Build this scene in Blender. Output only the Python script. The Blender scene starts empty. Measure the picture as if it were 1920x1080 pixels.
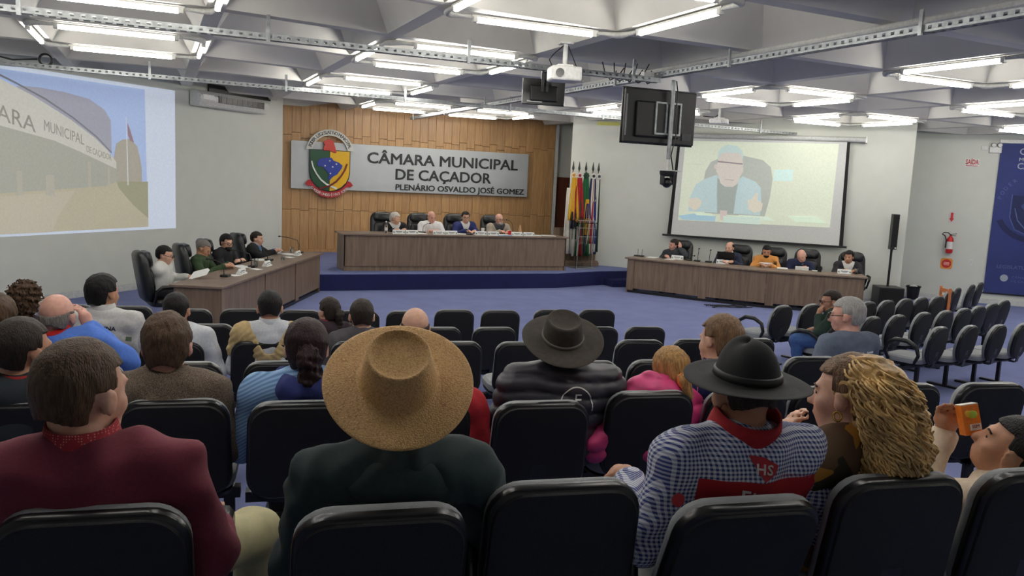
import bpy, bmesh, math, random
import numpy as np
from mathutils import Vector, Matrix, Euler
random.seed(7)
rng = np.random.RandomState(7)
scene = bpy.context.scene
C = scene.collection
PI = math.pi

# ---------------------------------------------------------------- camera, world, exposure
cam_data = bpy.data.cameras.new('camera')
cam = bpy.data.objects.new('camera', cam_data)
C.objects.link(cam)
cam_data.sensor_width = 36.0
cam_data.lens = 1540.0 / 1920.0 * 36.0
cam_data.clip_start = 0.05
cam_data.clip_end = 200
_p, _r, _y = math.radians(7.629), math.radians(2.701), math.radians(23.47)
_fw = Vector((math.sin(_y) * math.cos(_p), math.cos(_y) * math.cos(_p), -math.sin(_p)))
_rt = Vector((math.cos(_y), -math.sin(_y), 0))
_up = _rt.cross(_fw)
_r2 = math.cos(_r) * _rt + math.sin(_r) * _up
_u2 = -math.sin(_r) * _rt + math.cos(_r) * _up
mw = Matrix((( _r2.x, _u2.x, -_fw.x, 0), (_r2.y, _u2.y, -_fw.y, 0), (_r2.z, _u2.z, -_fw.z, 2.35), (0, 0, 0, 1)))
cam.matrix_world = mw
scene.camera = cam

world = bpy.data.worlds.new('world')
scene.world = world
world.use_nodes = True
world.node_tree.nodes['Background'].inputs[0].default_value = (0.75, 0.8, 0.9, 1)
world.node_tree.nodes['Background'].inputs[1].default_value = 0.06

scene.view_settings.view_transform = 'Standard'
scene.view_settings.look = 'None'
scene.view_settings.gamma = 1.0
scene.view_settings.use_curve_mapping = False
scene.view_settings.exposure = 0.25
TUBE_POWER = 34.0
try:
    scene.cycles.max_bounces = 8
    scene.cycles.diffuse_bounces = 5
    scene.cycles.glossy_bounces = 3
    scene.cycles.transmission_bounces = 6
    scene.cycles.sample_clamp_indirect = 6.0
    scene.cycles.caustics_reflective = False
    scene.cycles.caustics_refractive = False
except Exception:
    pass

# ---------------------------------------------------------------- helpers
def lin(c):
    def f(v):
        v /= 255.0
        return v / 12.92 if v <= 0.04045 else ((v + 0.055) / 1.055) ** 2.4
    return (f(c[0]), f(c[1]), f(c[2]), 1.0)

MATS = {}
def mat(name, col, rough=0.6, metal=0.0, nscale=30.0, namt=0.06, bump=0.0, bscale=None, spec=None, emit=0.0, stretch=None, trans=0.0, alpha=1.0):
    """procedural principled material: colour mottled by noise, optional bump"""
    if name in MATS:
        return MATS[name]
    m = bpy.data.materials.new(name)
    m.use_nodes = True
    nt = m.node_tree
    b = nt.nodes['Principled BSDF']
    b.inputs['Roughness'].default_value = rough
    b.inputs['Metallic'].default_value = metal
    if spec is not None:
        b.inputs['Specular IOR Level'].default_value = spec
    c = lin(col)
    tc = nt.nodes.new('ShaderNodeTexCoord')
    mp = nt.nodes.new('ShaderNodeMapping')
    nt.links.new(tc.outputs['Object'], mp.inputs['Vector'])
    if stretch:
        mp.inputs['Scale'].default_value = stretch
    nz = nt.nodes.new('ShaderNodeTexNoise')
    nz.inputs['Scale'].default_value = nscale
    nz.inputs['Detail'].default_value = 4
    nt.links.new(mp.outputs['Vector'], nz.inputs['Vector'])
    rp = nt.nodes.new('ShaderNodeValToRGB')
    lo = [max(0, v * (1 - namt * 2)) for v in c[:3]] + [1]
    hi = [min(1, v * (1 + namt * 2)) for v in c[:3]] + [1]
    rp.color_ramp.elements[0].position = 0.3
    rp.color_ramp.elements[1].position = 0.7
    rp.color_ramp.elements[0].color = lo
    rp.color_ramp.elements[1].color = hi
    nt.links.new(nz.outputs['Fac'], rp.inputs['Fac'])
    nt.links.new(rp.outputs['Color'], b.inputs['Base Color'])
    if emit > 0:
        nt.links.new(rp.outputs['Color'], b.inputs['Emission Color'])
        b.inputs['Emission Strength'].default_value = emit
    if trans > 0:
        b.inputs['Transmission Weight'].default_value = trans
    if bump > 0:
        n2 = nt.nodes.new('ShaderNodeTexNoise')
        n2.inputs['Scale'].default_value = bscale or nscale * 3
        n2.inputs['Detail'].default_value = 3
        nt.links.new(mp.outputs['Vector'], n2.inputs['Vector'])
        bp = nt.nodes.new('ShaderNodeBump')
        bp.inputs['Strength'].default_value = bump
        bp.inputs['Distance'].default_value = 0.01
        nt.links.new(n2.outputs['Fac'], bp.inputs['Height'])
        nt.links.new(bp.outputs['Normal'], b.inputs['Normal'])
    MATS[name] = m
    return m

def nodes_of(m):
    return m.node_tree, m.node_tree.nodes['Principled BSDF']

def emat(name, col, strength):
    if name in MATS:
        return MATS[name]
    m = bpy.data.materials.new(name)
    m.use_nodes = True
    nt, b = nodes_of(m)
    b.inputs['Base Color'].default_value = lin(col)
    b.inputs['Emission Color'].default_value = lin(col)
    b.inputs['Emission Strength'].default_value = strength
    MATS[name] = m
    return m

class MB:
    """collects shapes into one mesh"""
    def __init__(s):
        s.v, s.f, s.M = [], [], None
    def _add(s, vs, fs):
        o = len(s.v)
        for p in vs:
            p = Vector(p)
            if s.M is not None:
                p = s.M @ p
            s.v.append(p)
        for f in fs:
            s.f.append([o + i for i in f])
        return s
    def box(s, c, d, rz=0.0, rx=0.0, ry=0.0):
        R = Euler((rx, ry, rz)).to_matrix()
        c = Vector(c)
        vs = [c + R @ Vector((sx * d[0] / 2, sy * d[1] / 2, sz * d[2] / 2)) for sx in (-1, 1) for sy in (-1, 1) for sz in (-1, 1)]
        return s._add(vs, [(0, 1, 3, 2), (4, 6, 7, 5), (0, 4, 5, 1), (2, 3, 7, 6), (0, 2, 6, 4), (1, 5, 7, 3)])
    def bar(s, p0, p1, w, h, up=(0, 0, 1)):
        p0, p1 = Vector(p0), Vector(p1)
        d = (p1 - p0).normalized()
        u = Vector(up)
        sd = d.cross(u)
        if sd.length < 1e-4:
            sd = d.cross(Vector((0, 1, 0)))
        sd.normalize()
        u = sd.cross(d).normalized()
        vs = []
        for p in (p0, p1):
            for a, b in ((-1, -1), (1, -1), (1, 1), (-1, 1)):
                vs.append(p + sd * (a * w / 2) + u * (b * h / 2))
        return s._add(vs, [(3, 2, 1, 0), (4, 5, 6, 7), (0, 1, 5, 4), (1, 2, 6, 5), (2, 3, 7, 6), (3, 0, 4, 7)])
    def cyl(s, p0, p1, r0, r1=None, n=12, caps=True):
        r1 = r0 if r1 is None else r1
        p0, p1 = Vector(p0), Vector(p1)
        d = (p1 - p0).normalized()
        a = d.orthogonal().normalized()
        b = d.cross(a)
        vs = []
        for p, r in ((p0, r0), (p1, r1)):
            for i in range(n):
                t = 2 * PI * i / n
                vs.append(p + (a * math.cos(t) + b * math.sin(t)) * r)
        fs = [(i, (i + 1) % n, n + (i + 1) % n, n + i) for i in range(n)]
        if caps:
            fs += [tuple(range(n - 1, -1, -1)), tuple(range(n, 2 * n))]
        return s._add(vs, fs)
    def tube(s, pts, r, n=8, closed=False, radii=None):
        pts = [Vector(p) for p in pts]
        m = len(pts)
        vs, fs = [], []
        prev = None
        for i, p in enumerate(pts):
            if closed:
                d = pts[(i + 1) % m] - pts[i - 1]
            else:
                d = pts[min(i + 1, m - 1)] - pts[max(i - 1, 0)]
            d.normalize()
            if prev is None:
                a = d.orthogonal().normalized()
            else:
                a = prev - d * prev.dot(d)
                a = a.normalized() if a.length > 1e-6 else d.orthogonal().normalized()
            prev = a
            b = d.cross(a)
            rr = radii[i] if radii else r
            for k in range(n):
                t = 2 * PI * k / n
                vs.append(p + (a * math.cos(t) + b * math.sin(t)) * rr)
        for i in range(m if closed else m - 1):
            j = (i + 1) % m
            for k in range(n):
                fs.append((i * n + k, i * n + (k + 1) % n, j * n + (k + 1) % n, j * n + k))
        if not closed:
            fs += [tuple(range(n - 1, -1, -1)), tuple(range((m - 1) * n, m * n))]
        return s._add(vs, fs)
    def lathe(s, prof, n=24, c=(0, 0, 0), sx=1.0, sy=1.0):
        c = Vector(c)
        vs, fs = [], []
        m = len(prof)
        for r, z in prof:
            for k in range(n):
                t = 2 * PI * k / n
                vs.append(c + Vector((r * sx * math.cos(t), r * sy * math.sin(t), z)))
        for i in range(m - 1):
            for k in range(n):
                fs.append((i * n + k, i * n + (k + 1) % n, (i + 1) * n + (k + 1) % n, (i + 1) * n + k))
        fs += [tuple(range(n - 1, -1, -1)), tuple(range((m - 1) * n, m * n))]
        return s._add(vs, fs)
    def ell(s, c, r, nu=16, nv=10, R=None):
        c = Vector(c)
        vs, fs = [], []
        for j in range(nv + 1):
            ph = PI * j / nv
            for i in range(nu):
                t = 2 * PI * i / nu
                p = Vector((r[0] * math.sin(ph) * math.cos(t), r[1] * math.sin(ph) * math.sin(t), r[2] * math.cos(ph)))
                vs.append(c + (R @ p if R is not None else p))
        for j in range(nv):
            for i in range(nu):
                fs.append((j * nu + i, (j + 1) * nu + i, (j + 1) * nu + (i + 1) % nu, j * nu + (i + 1) % nu))
        return s._add(vs, fs)
    def prism(s, poly, t, o=(0, 0, 0), ux=(1, 0, 0), uy=(0, 0, 1), z0=0.0):
        """polygon in plane (ux,uy), extruded along ux x uy from z0 to z0+t"""
        o, ux, uy = Vector(o), Vector(ux), Vector(uy)
        nrm = ux.cross(uy).normalized()
        n = len(poly)
        vs = [o + ux * p[0] + uy * p[1] + nrm * z0 for p in poly] + [o + ux * p[0] + uy * p[1] + nrm * (z0 + t) for p in poly]
        fs = [tuple(range(n - 1, -1, -1)), tuple(range(n, 2 * n))] + [(i, (i + 1) % n, n + (i + 1) % n, n + i) for i in range(n)]
        return s._add(vs, fs)
    def build(s, name, m, parent=None, smooth=False, bevel=0.0, loc=None, rotz=None, seg=2):
        me = bpy.data.meshes.new(name)
        me.from_pydata([tuple(v) for v in s.v], [], s.f)
        if bevel > 0:
            bm = bmesh.new()
            bm.from_mesh(me)
            bmesh.ops.remove_doubles(bm, verts=bm.verts, dist=1e-5)
            es = [e for e in bm.edges if len(e.link_faces) == 2 and e.calc_face_angle(0) > 0.5]
            bmesh.ops.bevel(bm, geom=es, offset=bevel, segments=seg, affect='EDGES', profile=0.5)
            bm.to_mesh(me)
            bm.free()
        bm = bmesh.new()
        bm.from_mesh(me)
        bmesh.ops.recalc_face_normals(bm, faces=bm.faces)
        bm.to_mesh(me)
        bm.free()
        return finish(me, name, m, parent, smooth, loc, rotz)

def finish(me, name, m, parent=None, smooth=False, loc=None, rotz=None):
    if m is not None:
        me.materials.append(m)
    if smooth:
        me.polygons.foreach_set('use_smooth', [True] * len(me.polygons))
        if smooth == 'auto':
            bm = bmesh.new()
            bm.from_mesh(me)
            for e in bm.edges:
                if len(e.link_faces) == 2 and e.calc_face_angle(0) > 0.6:
                    e.smooth = False
            bm.to_mesh(me)
            bm.free()
    o = bpy.data.objects.new(name, me)
    C.objects.link(o)
    if parent is not None:
        o.parent = parent
    if loc is not None:
        o.location = loc
    if rotz is not None:
        o.rotation_euler = (0, 0, rotz)
    return o

def tag(o, label=None, cat=None, group=None, kind=None):
    if label:
        o['label'] = label
    if cat:
        o['category'] = cat
    if group:
        o['group'] = group
    if kind:
        o['kind'] = kind
    return o

def thing(name, label, cat, loc=(0, 0, 0), rotz=0.0, group=None):
    o = bpy.data.objects.new(name, None)
    o.empty_display_size = 0.1
    C.objects.link(o)
    o.location = loc
    o.rotation_euler = (0, 0, rotz)
    return tag(o, label, cat, group)

def struct(o):
    o['kind'] = 'structure'
    return o

def copy_tree(o, parent=None):
    c = o.copy()
    C.objects.link(c)
    c.parent = parent
    for ch in list(o.children):
        copy_tree(ch, c)
    return c

def rrect(w, h, r, n=5, x0=0.0, y0=0.0):
    pts = []
    for cx, cy, a0 in ((w / 2 - r, h / 2 - r, 0), (-w / 2 + r, h / 2 - r, PI / 2), (-w / 2 + r, -h / 2 + r, PI), (w / 2 - r, -h / 2 + r, 1.5 * PI)):
        for i in range(n + 1):
            a = a0 + PI / 2 * i / n
            pts.append((x0 + cx + r * math.cos(a), y0 + cy + r * math.sin(a)))
    return pts

_fonts = {}
def text_polys(txt, size, align='CENTER', extrude=0.0, bold=0.0, spacing=1.0, res=3):
    """mesh data of a line of lettering in the XY plane"""
    cu = bpy.data.curves.new('txt', 'FONT')
    cu.body = txt
    cu.size = size
    cu.align_x = align
    cu.align_y = 'CENTER'
    cu.extrude = extrude
    cu.bevel_depth = bold
    cu.bevel_resolution = 0
    cu.space_character = spacing
    cu.resolution_u = res
    o = bpy.data.objects.new('txt', cu)
    C.objects.link(o)
    dg = bpy.context.evaluated_depsgraph_get()
    me = bpy.data.meshes.new_from_object(o.evaluated_get(dg))
    bpy.data.objects.remove(o)
    bpy.data.curves.remove(cu)
    me.materials.clear()
    return me

def lettering(name, txt, size, m, parent, o, ux, uy, extrude=0.002, align='CENTER', bold=0.0, width=None, spacing=1.0):
    """raised letters on a plane: o = centre, ux = reading direction, uy = up"""
    me = text_polys(txt, size, align, extrude, bold, spacing)
    xs = [v.co.x for v in me.vertices]
    sx = 1.0
    if width and xs:
        sx = width / (max(xs) - min(xs))
    ux, uy = Vector(ux).normalized(), Vector(uy).normalized()
    n = ux.cross(uy)
    o = Vector(o)
    for v in me.vertices:
        c = v.co.copy()
        v.co = o + ux * (c.x * sx) + uy * c.y + n * c.z
    return finish(me, name, m, parent)
# ---------------------------------------------------------------- materials of the room
m_wall = mat('wall_paint', (214, 217, 208), 0.75, nscale=3, namt=0.012, bump=0.03, bscale=150)
m_ceil = mat('ceiling_paint', (214, 212, 204), 0.8, nscale=4, namt=0.015)
m_base = mat('baseboard_paint', (205, 208, 204), 0.5)
m_carpet = mat('blue_carpet', (124, 132, 176), 0.95, nscale=2.2, namt=0.035, bump=0.5, bscale=420, spec=0.1)
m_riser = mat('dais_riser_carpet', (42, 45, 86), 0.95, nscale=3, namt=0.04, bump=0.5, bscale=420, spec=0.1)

CEIL = 3.80
# floor
b = MB(); b.box((8, 9.5, -0.1), (32, 26, 0.2))
floor = struct(b.build('floor', m_carpet))

# audience tiers: each step a platform of its own
def tier(z0, z1, poly):
    b = MB()
    b.prism(poly, z1 - z0, (0, 0, 0), (1, 0, 0), (0, 1, 0), z0)
    o = b.build('floor_tier', m_carpet)
    return struct(o)
SL = -0.16
def tier_poly(c, x1):
    return [(-6, -2.9), (x1, -2.9), (x1, c + SL * x1), (-6, c + SL * -6)]
tier(0.0, 0.167, tier_poly(7.35, 6.3))
tier(0.167, 0.333, tier_poly(5.95, 6.0))
tier(0.333, 0.5, tier_poly(4.5, 5.6))
tier(0.5, 0.667, tier_poly(2.98, 5.2))

# walls -------------------------------------------------------------------------
def wall(name, p0, p1, z0=0.0, z1=4.6, t=0.15, m=None):
    """thin wall whose room face runs p0->p1; thickness lies to the left of p0->p1"""
    p0, p1 = Vector((p0[0], p0[1], 0)), Vector((p1[0], p1[1], 0))
    d = (p1 - p0).normalized()
    n = Vector((-d.y, d.x, 0))
    b = MB()
    b.prism([(0, 0), ((p1 - p0).length, 0), ((p1 - p0).length, t), (0, t)], z1 - z0, p0, d, n, z0)
    return struct(b.build(name, m or m_wall))
W_LEFT = (( -5.2, 11.6), (2.6, 19.4))
wall_left = wall('wall_left', *W_LEFT)
wall('wall_left_return', (2.6, 19.4), (2.6, 20.6), t=0.15)
wall_front = wall('wall_front', (2.3, 20.42), (12.2, 20.42))
W_RIGHT = ((9.28, 18.12), (14.62, 12.78))
wall_right = wall('wall_right', *W_RIGHT, t=0.22)
wall('wall_passage', (12.2, 20.42), (12.2, 15.6))
W_REC = ((15.2, 15.1), (20.9, 9.4))
wall('wall_recess', *W_REC)
wall('wall_recess_return', (14.2, 13.4), (16.0, 15.2), t=-0.1)
wall('wall_far_right', (20.9, 9.6), (20.9, -2.9))
wall('wall_back', (20.9, -2.9), (-5.2, -2.9))
wall('wall_far_left', (-5.2, -2.9), (-5.2, 11.8))

def baseboard(name, p0, p1, h=0.12, z=0.0):
    p0, p1 = Vector((p0[0], p0[1], 0)), Vector((p1[0], p1[1], 0))
    d = (p1 - p0).normalized()
    n = Vector((-d.y, d.x, 0))
    b = MB()
    b.prism([(0, -0.018), ((p1 - p0).length, -0.018), ((p1 - p0).length, 0), (0, 0)], h, p0, d, n, z)
    return struct(b.build(name, m_base))
baseboard('baseboard_left', W_LEFT[0], W_LEFT[1])
baseboard('baseboard_right', (10.9, 16.5), W_RIGHT[1])
baseboard('baseboard_recess', *W_REC)

# the dais ------------------------------------------------------------------------
b = MB()
dais_poly = [(2.45, 16.0), (8.0, 16.05), (9.35, 16.45), (10.9, 16.5), (10.9, 20.42), (2.3, 20.42), (2.2, 19.0), (1.3, 18.1)]
b.prism(dais_poly, 0.33, (0, 0, 0), (1, 0, 0), (0, 1, 0), 0.0)
dais = struct(b.build('floor_dais', m_carpet))
b = MB()
b.prism([(2.44, 15.975), (8.0, 16.025), (9.36, 16.425), (10.9, 16.475), (10.9, 16.5), (9.35, 16.45), (8.0, 16.05), (2.45, 16.0)], 0.315, (0, 0, 0), (1, 0, 0), (0, 1, 0), 0.0)
struct(b.build('trim_dais_riser', m_riser))
b = MB(); b.box((9.95, 16.25, 0.08), (1.0, 0.4, 0.16))
struct(b.build('floor_step', m_riser, None, bevel=0.01))

# wood panelling on the front wall: boards picked apart one by one -----------------
def wood_mat(name, c0, c1, rough=0.45, sc=(14, 14, 1.0), axis_noise=1.0):
    m = bpy.data.materials.new(name)
    m.use_nodes = True
    nt, bs = nodes_of(m)
    tc = nt.nodes.new('ShaderNodeTexCoord')
    oi = nt.nodes.new('ShaderNodeObjectInfo')
    ad = nt.nodes.new('ShaderNodeVectorMath'); ad.operation = 'ADD'
    cx = nt.nodes.new('ShaderNodeCombineXYZ')
    ml = nt.nodes.new('ShaderNodeMath'); ml.operation = 'MULTIPLY'; ml.inputs[1].default_value = 37.0
    nt.links.new(oi.outputs['Random'], ml.inputs[0])
    nt.links.new(ml.outputs[0], cx.inputs[0]); nt.links.new(ml.outputs[0], cx.inputs[2])
    nt.links.new(tc.outputs['Object'], ad.inputs[0]); nt.links.new(cx.outputs[0], ad.inputs[1])
    mp = nt.nodes.new('ShaderNodeMapping'); mp.inputs['Scale'].default_value = sc
    nt.links.new(ad.outputs[0], mp.inputs['Vector'])
    nz = nt.nodes.new('ShaderNodeTexNoise'); nz.inputs['Scale'].default_value = 2.2; nz.inputs['Detail'].default_value = 6; nz.inputs['Distortion'].default_value = 0.6
    nt.links.new(mp.outputs[0], nz.inputs['Vector'])
    rp = nt.nodes.new('ShaderNodeValToRGB')
    rp.color_ramp.elements[0].position = 0.32; rp.color_ramp.elements[1].position = 0.7
    rp.color_ramp.elements[0].color = lin(c0); rp.color_ramp.elements[1].color = lin(c1)
    nt.links.new(nz.outputs['Fac'], rp.inputs['Fac'])
    hs = nt.nodes.new('ShaderNodeHueSaturation')
    mr = nt.nodes.new('ShaderNodeMapRange'); mr.inputs[3].default_value = 0.93; mr.inputs[4].default_value = 1.07
    nt.links.new(oi.outputs['Random'], mr.inputs[0]); nt.links.new(mr.outputs[0], hs.inputs['Value'])
    nt.links.new(rp.outputs[0], hs.inputs['Color'])
    nt.links.new(hs.outputs[0], bs.inputs['Base Color'])
    bs.inputs['Roughness'].default_value = rough
    MATS[name] = m
    return m
m_board = wood_mat('panel_wood', (168, 128, 82), (196, 156, 108), 0.42)
m_lam = wood_mat('desk_laminate', (108, 89, 72), (134, 114, 95), 0.45, sc=(9, 9, 0.7))
m_lamtop = wood_mat('desk_top_laminate', (112, 94, 79), (136, 117, 101), 0.38, sc=(1.2, 9, 9))

WY = 20.30
b = MB(); b.box((6.3, 20.385, 2.1), (7.2, 0.06, 4.2))
panelling = struct(b.build('wall_panelling', mat('panel_backing', (112, 80, 48), 0.8)))
nb = 34
x0, x1 = 2.72, 9.88
bw = (x1 - x0) / nb
mesh_cache = {}
def board_mesh(w, h):
    k = (round(w, 3), round(h, 3))
    if k not in mesh_cache:
        bb = MB(); bb.box((0, 0, 0), (w, 0.03, h))
        o = bb.build('board', m_board, None, bevel=0.003, seg=1)
        mesh_cache[k] = o.data
        bpy.data.objects.remove(o)
    return mesh_cache[k]
rows_z = [(0.40, 3.18), (3.19, 3.95)]
for i in range(nb):
    xc = x0 + (i + 0.5) * bw
    cut = [3.12, 3.18, 3.05, 3.15][i % 4]
    low = [1.35, 1.38, 1.33, 1.36][(i * 3) % 4]
    for za, zb in ((0.40, low), (low + 0.006, cut), (cut + 0.006, 3.98)):
        zb2 = zb
        o = bpy.data.objects.new('board', board_mesh(bw - 0.004, round(zb2 - za, 2)))
        C.objects.link(o)
        o.parent = panelling
        o.location = (xc, WY + 0.012 + random.uniform(-0.003, 0.003), (za + zb2) / 2)
b = MB(); b.box((6.3, WY - 0.005, 0.365), (7.2, 0.03, 0.07))
struct(b.build('baseboard_front', m_board))
b = MB(); b.box((9.93, 20.28, 2.2), (0.06, 0.1, 4.2))
struct(b.build('trim_1', m_base))

# brown door in the passage
m_door = mat('door_wood', (92, 48, 34), 0.4, nscale=4, namt=0.15, stretch=(8, 8, 0.6))
b = MB(); b.box((10.45, 20.39, 1.38), (0.85, 0.05, 2.1))
door = struct(b.build('door_1', m_door, None, bevel=0.006))
b = MB(); b.cyl((10.8, 20.36, 1.35), (10.8, 20.30, 1.35), 0.012); b.cyl((10.8, 20.30, 1.35), (10.68, 20.30, 1.35), 0.011)
b.build('door_handle', mat('chrome', (200, 200, 205), 0.15, 1.0), door)

# ---------------------------------------------------------------- waffle ceiling
PX, PY, GX, GY = 1.822, 1.893, 2.335, 7.20
b = MB(); b.box((8, 9.5, 4.75), (32, 27, 0.2))
ceiling = struct(b.build('ceiling', m_ceil))
def coffer_mesh():
    b = MB()
    hx, hy = PX / 2, PY / 2
    bwid = 0.085
    ox, oy = hx - bwid, hy - bwid
    tx, ty = hx * 0.56, hy * 0.56
    z0, z1 = CEIL, CEIL + 0.5
    def ring(x, y, z):
        return [(-x, -y, z), (x, -y, z), (x, y, z), (-x, y, z)]
    vs = ring(hx, hy, z0) + ring(ox, oy, z0) + ring(ox - 0.02, oy - 0.02, z0 + 0.03) + ring(tx, ty, z1)
    fs = []
    for a in (0, 4, 8):
        for i in range(4):
            j = (i + 1) % 4
            fs.append((a + i, a + 4 + i, a + 4 + j, a + j))
    fs.append((12, 15, 14, 13))
    b._add(vs, fs)
    o = b.build('coffer', m_ceil)
    me = o.data
    bpy.data.objects.remove(o)
    # faces must look down
    bm = bmesh.new(); bm.from_mesh(me)
    for f in bm.faces:
        if f.normal.z > 0:
            f.normal_flip()
    bm.to_mesh(me); bm.free()
    return me
def grid_dy(x):
    # the slab's rib lines drift slightly from column to column
    if x < 0.513: return -0.55
    if x < GX + 0.5 * PX: return -0.55 * (GX + 0.5 * PX - x) / (GX + 0.5 * PX - 0.513)
    return 0.042 * (x - GX - 0.5 * PX)
cof0 = coffer_mesh()
cofs = {}
for k in range(-4, 10):
    cof = cof0.copy()
    for v in cof.vertices:
        v.co.y += grid_dy(GX + (k + 0.5) * PX + v.co.x)
    cofs[k] = cof
for k in range(-4, 10):
    for r in range(-5, 7):
        x, y = GX + (k + 0.5) * PX, GY + (r + 0.5) * PY
        if y - x > 18.6 or x + y > 33.0:
            continue
        o = bpy.data.objects.new('coffer', cofs[k])
        C.objects.link(o); o.parent = ceiling; o.location = (x, y, 0)

# ---------------------------------------------------------------- fluorescent light frames
m_tube = emat('fluorescent_glow', (255, 251, 244), TUBE_POWER)
m_fit = mat('fitting_white', (214, 214, 208), 0.45)
LZ = 3.755
def lamp_parts():
    hx, hy = PX / 2, PY / 2
    L = 0.585
    parts = {}
    tubes = []
    t = MB(); t.cyl((-L, 0, 0), (L, 0, 0), 0.021, n=10)
    for a, b_ in ((0, 1), (0, 1), (1, 0), (1, 0)):
        pass
    return hx, hy, L
def make_lamp():
    hx, hy, L = lamp_parts()
    root = bpy.data.objects.new('fluorescent_light', None)
    root.empty_display_size = 0.1
    C.objects.link(root)
    tm = None
    for i, (px, py, rz) in enumerate(((0, hy, 0), (0, -hy, 0), (hx, 0, PI / 2), (-hx, 0, PI / 2))):
        if tm is None:
            t = MB(); t.cyl((-L, 0, -0.012), (L, 0, -0.012), 0.022, n=10)
            o = t.build('tube', m_tube, root, smooth='auto'); tm = o.data
            t = MB()
            t.box((0, 0, 0.022), (2 * L + 0.12, 0.05, 0.02))
            h = t.build('reflector_batten', m_fit, root, bevel=0.004); hm = h.data
            t = MB(); t.box((0, 0, -0.005), (0.045, 0.05, 0.055))
            e = t.build('tube_socket', m_fit, root, bevel=0.006); em = e.data
        else:
            o = bpy.data.objects.new('tube', tm); C.objects.link(o); o.parent = root
            h = bpy.data.objects.new('reflector_batten', hm); C.objects.link(h); h.parent = root
            e = bpy.data.objects.new('tube_socket', em); C.objects.link(e); e.parent = root
        e2 = bpy.data.objects.new('tube_socket', em); C.objects.link(e2); e2.parent = root
        for q, dq in ((o, 0), (h, 0), (e, L + 0.022), (e2, -L - 0.022)):
            q.location = (px + dq * math.cos(rz), py + dq * math.sin(rz), 0); q.rotation_euler = (0, 0, rz)
    # rounded corner conduits joining the four battens
    for sx in (-1, 1):
        for sy in (-1, 1):
            t = MB()
            pts = [(sx * (L + 0.04), sy * hy, 0.012), (sx * (hx - 0.16), sy * hy, 0.012), (sx * (hx - 0.06), sy * (hy - 0.02), 0.01),
                   (sx * (hx - 0.02), sy * (hy - 0.06), 0.01), (sx * hx, sy * (hy - 0.16), 0.012), (sx * hx, sy * (L + 0.04), 0.012)]
            t.tube(pts, 0.024, n=8, radii=[0.018, 0.022, 0.034, 0.034, 0.022, 0.018])
            t.build('corner_conduit', m_fit, root, smooth=True)
    return root
lit = [(-2, 0), (-2, 2), (0, -1), (0, 1), (0, 3), (3, -1), (3, 1), (3, 3), (5, 0), (5, 2), (1, 5), (2, 5),
       (-2, -2), (0, -3), (3, -3), (5, -2), (7, 1), (7, -1)]
lamp_label = {
    (-2, 0): 'fluorescent light frame at the top left, cut by the upper picture edge',
    (-2, 2): 'fluorescent light frame above the projected building picture on the left wall',
    (0, -1): 'fluorescent light frame at the top centre, cut by the upper picture edge',
    (0, 1): 'fluorescent light frame left of the ceiling projector, crossed by the cable tray',
    (0, 3): 'fluorescent light frame above the crest, second nearest to the wood wall',
    (3, -1): 'large fluorescent light frame at the upper right, above the exit sign',
    (3, 1): 'diamond-shaped fluorescent light frame right of the hanging television',
    (3, 3): 'fluorescent light frame mostly hidden behind the hanging television',
    (5, 0): 'fluorescent light frame at the right edge above the emergency lamp',
    (5, 2): 'small diamond fluorescent light frame above the end of the right-hand screen',
    (1, 5): 'left one of two fluorescent light frames touching the wood wall',
    (2, 5): 'right one of two fluorescent light frames touching the wood wall',
    (7, 1): 'fluorescent light frame furthest right above the blue banner',
    (7, -1): 'fluorescent light frame over the far right aisle, outside the picture',
    (-2, -2): 'fluorescent light frame over the rear left rows, outside the picture',
    (0, -3): 'fluorescent light frame nearest the camera, above the last rows',
    (3, -3): 'fluorescent light frame over the rear right rows, outside the picture',
    (5, -2): 'fluorescent light frame over the rear of the right block',
}
lamp0 = None
for k, r in lit:
    if lamp0 is None:
        lamp0 = make_lamp(); L_ = lamp0
    else:
        L_ = copy_tree(lamp0)
    L_.location = (GX + (k + 0.5) * PX, GY + (r + 0.5) * PY + grid_dy(GX + (k + 0.5) * PX), LZ)
    tag(L_, lamp_label[(k, r)], 'ceiling light', 'square fluorescent light frames')
# ---------------------------------------------------------------- things on the walls
m_black = mat('black_plastic', (22, 22, 24), 0.4)
m_gloss = mat('black_gloss', (14, 14, 16), 0.18)
m_white = mat('white_plastic', (222, 222, 218), 0.4)
m_chrome = mat('chrome', (200, 200, 205), 0.15, 1.0)
m_steel = mat('galvanised_steel', (158, 162, 163), 0.45, 0.6, nscale=18, namt=0.12)
m_silver = mat('sign_metal', (186, 191, 193), 0.4, 0.15, nscale=3, namt=0.02)
FX, FU = Vector((1, 0, 0)), Vector((0, 0, 1))

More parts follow.
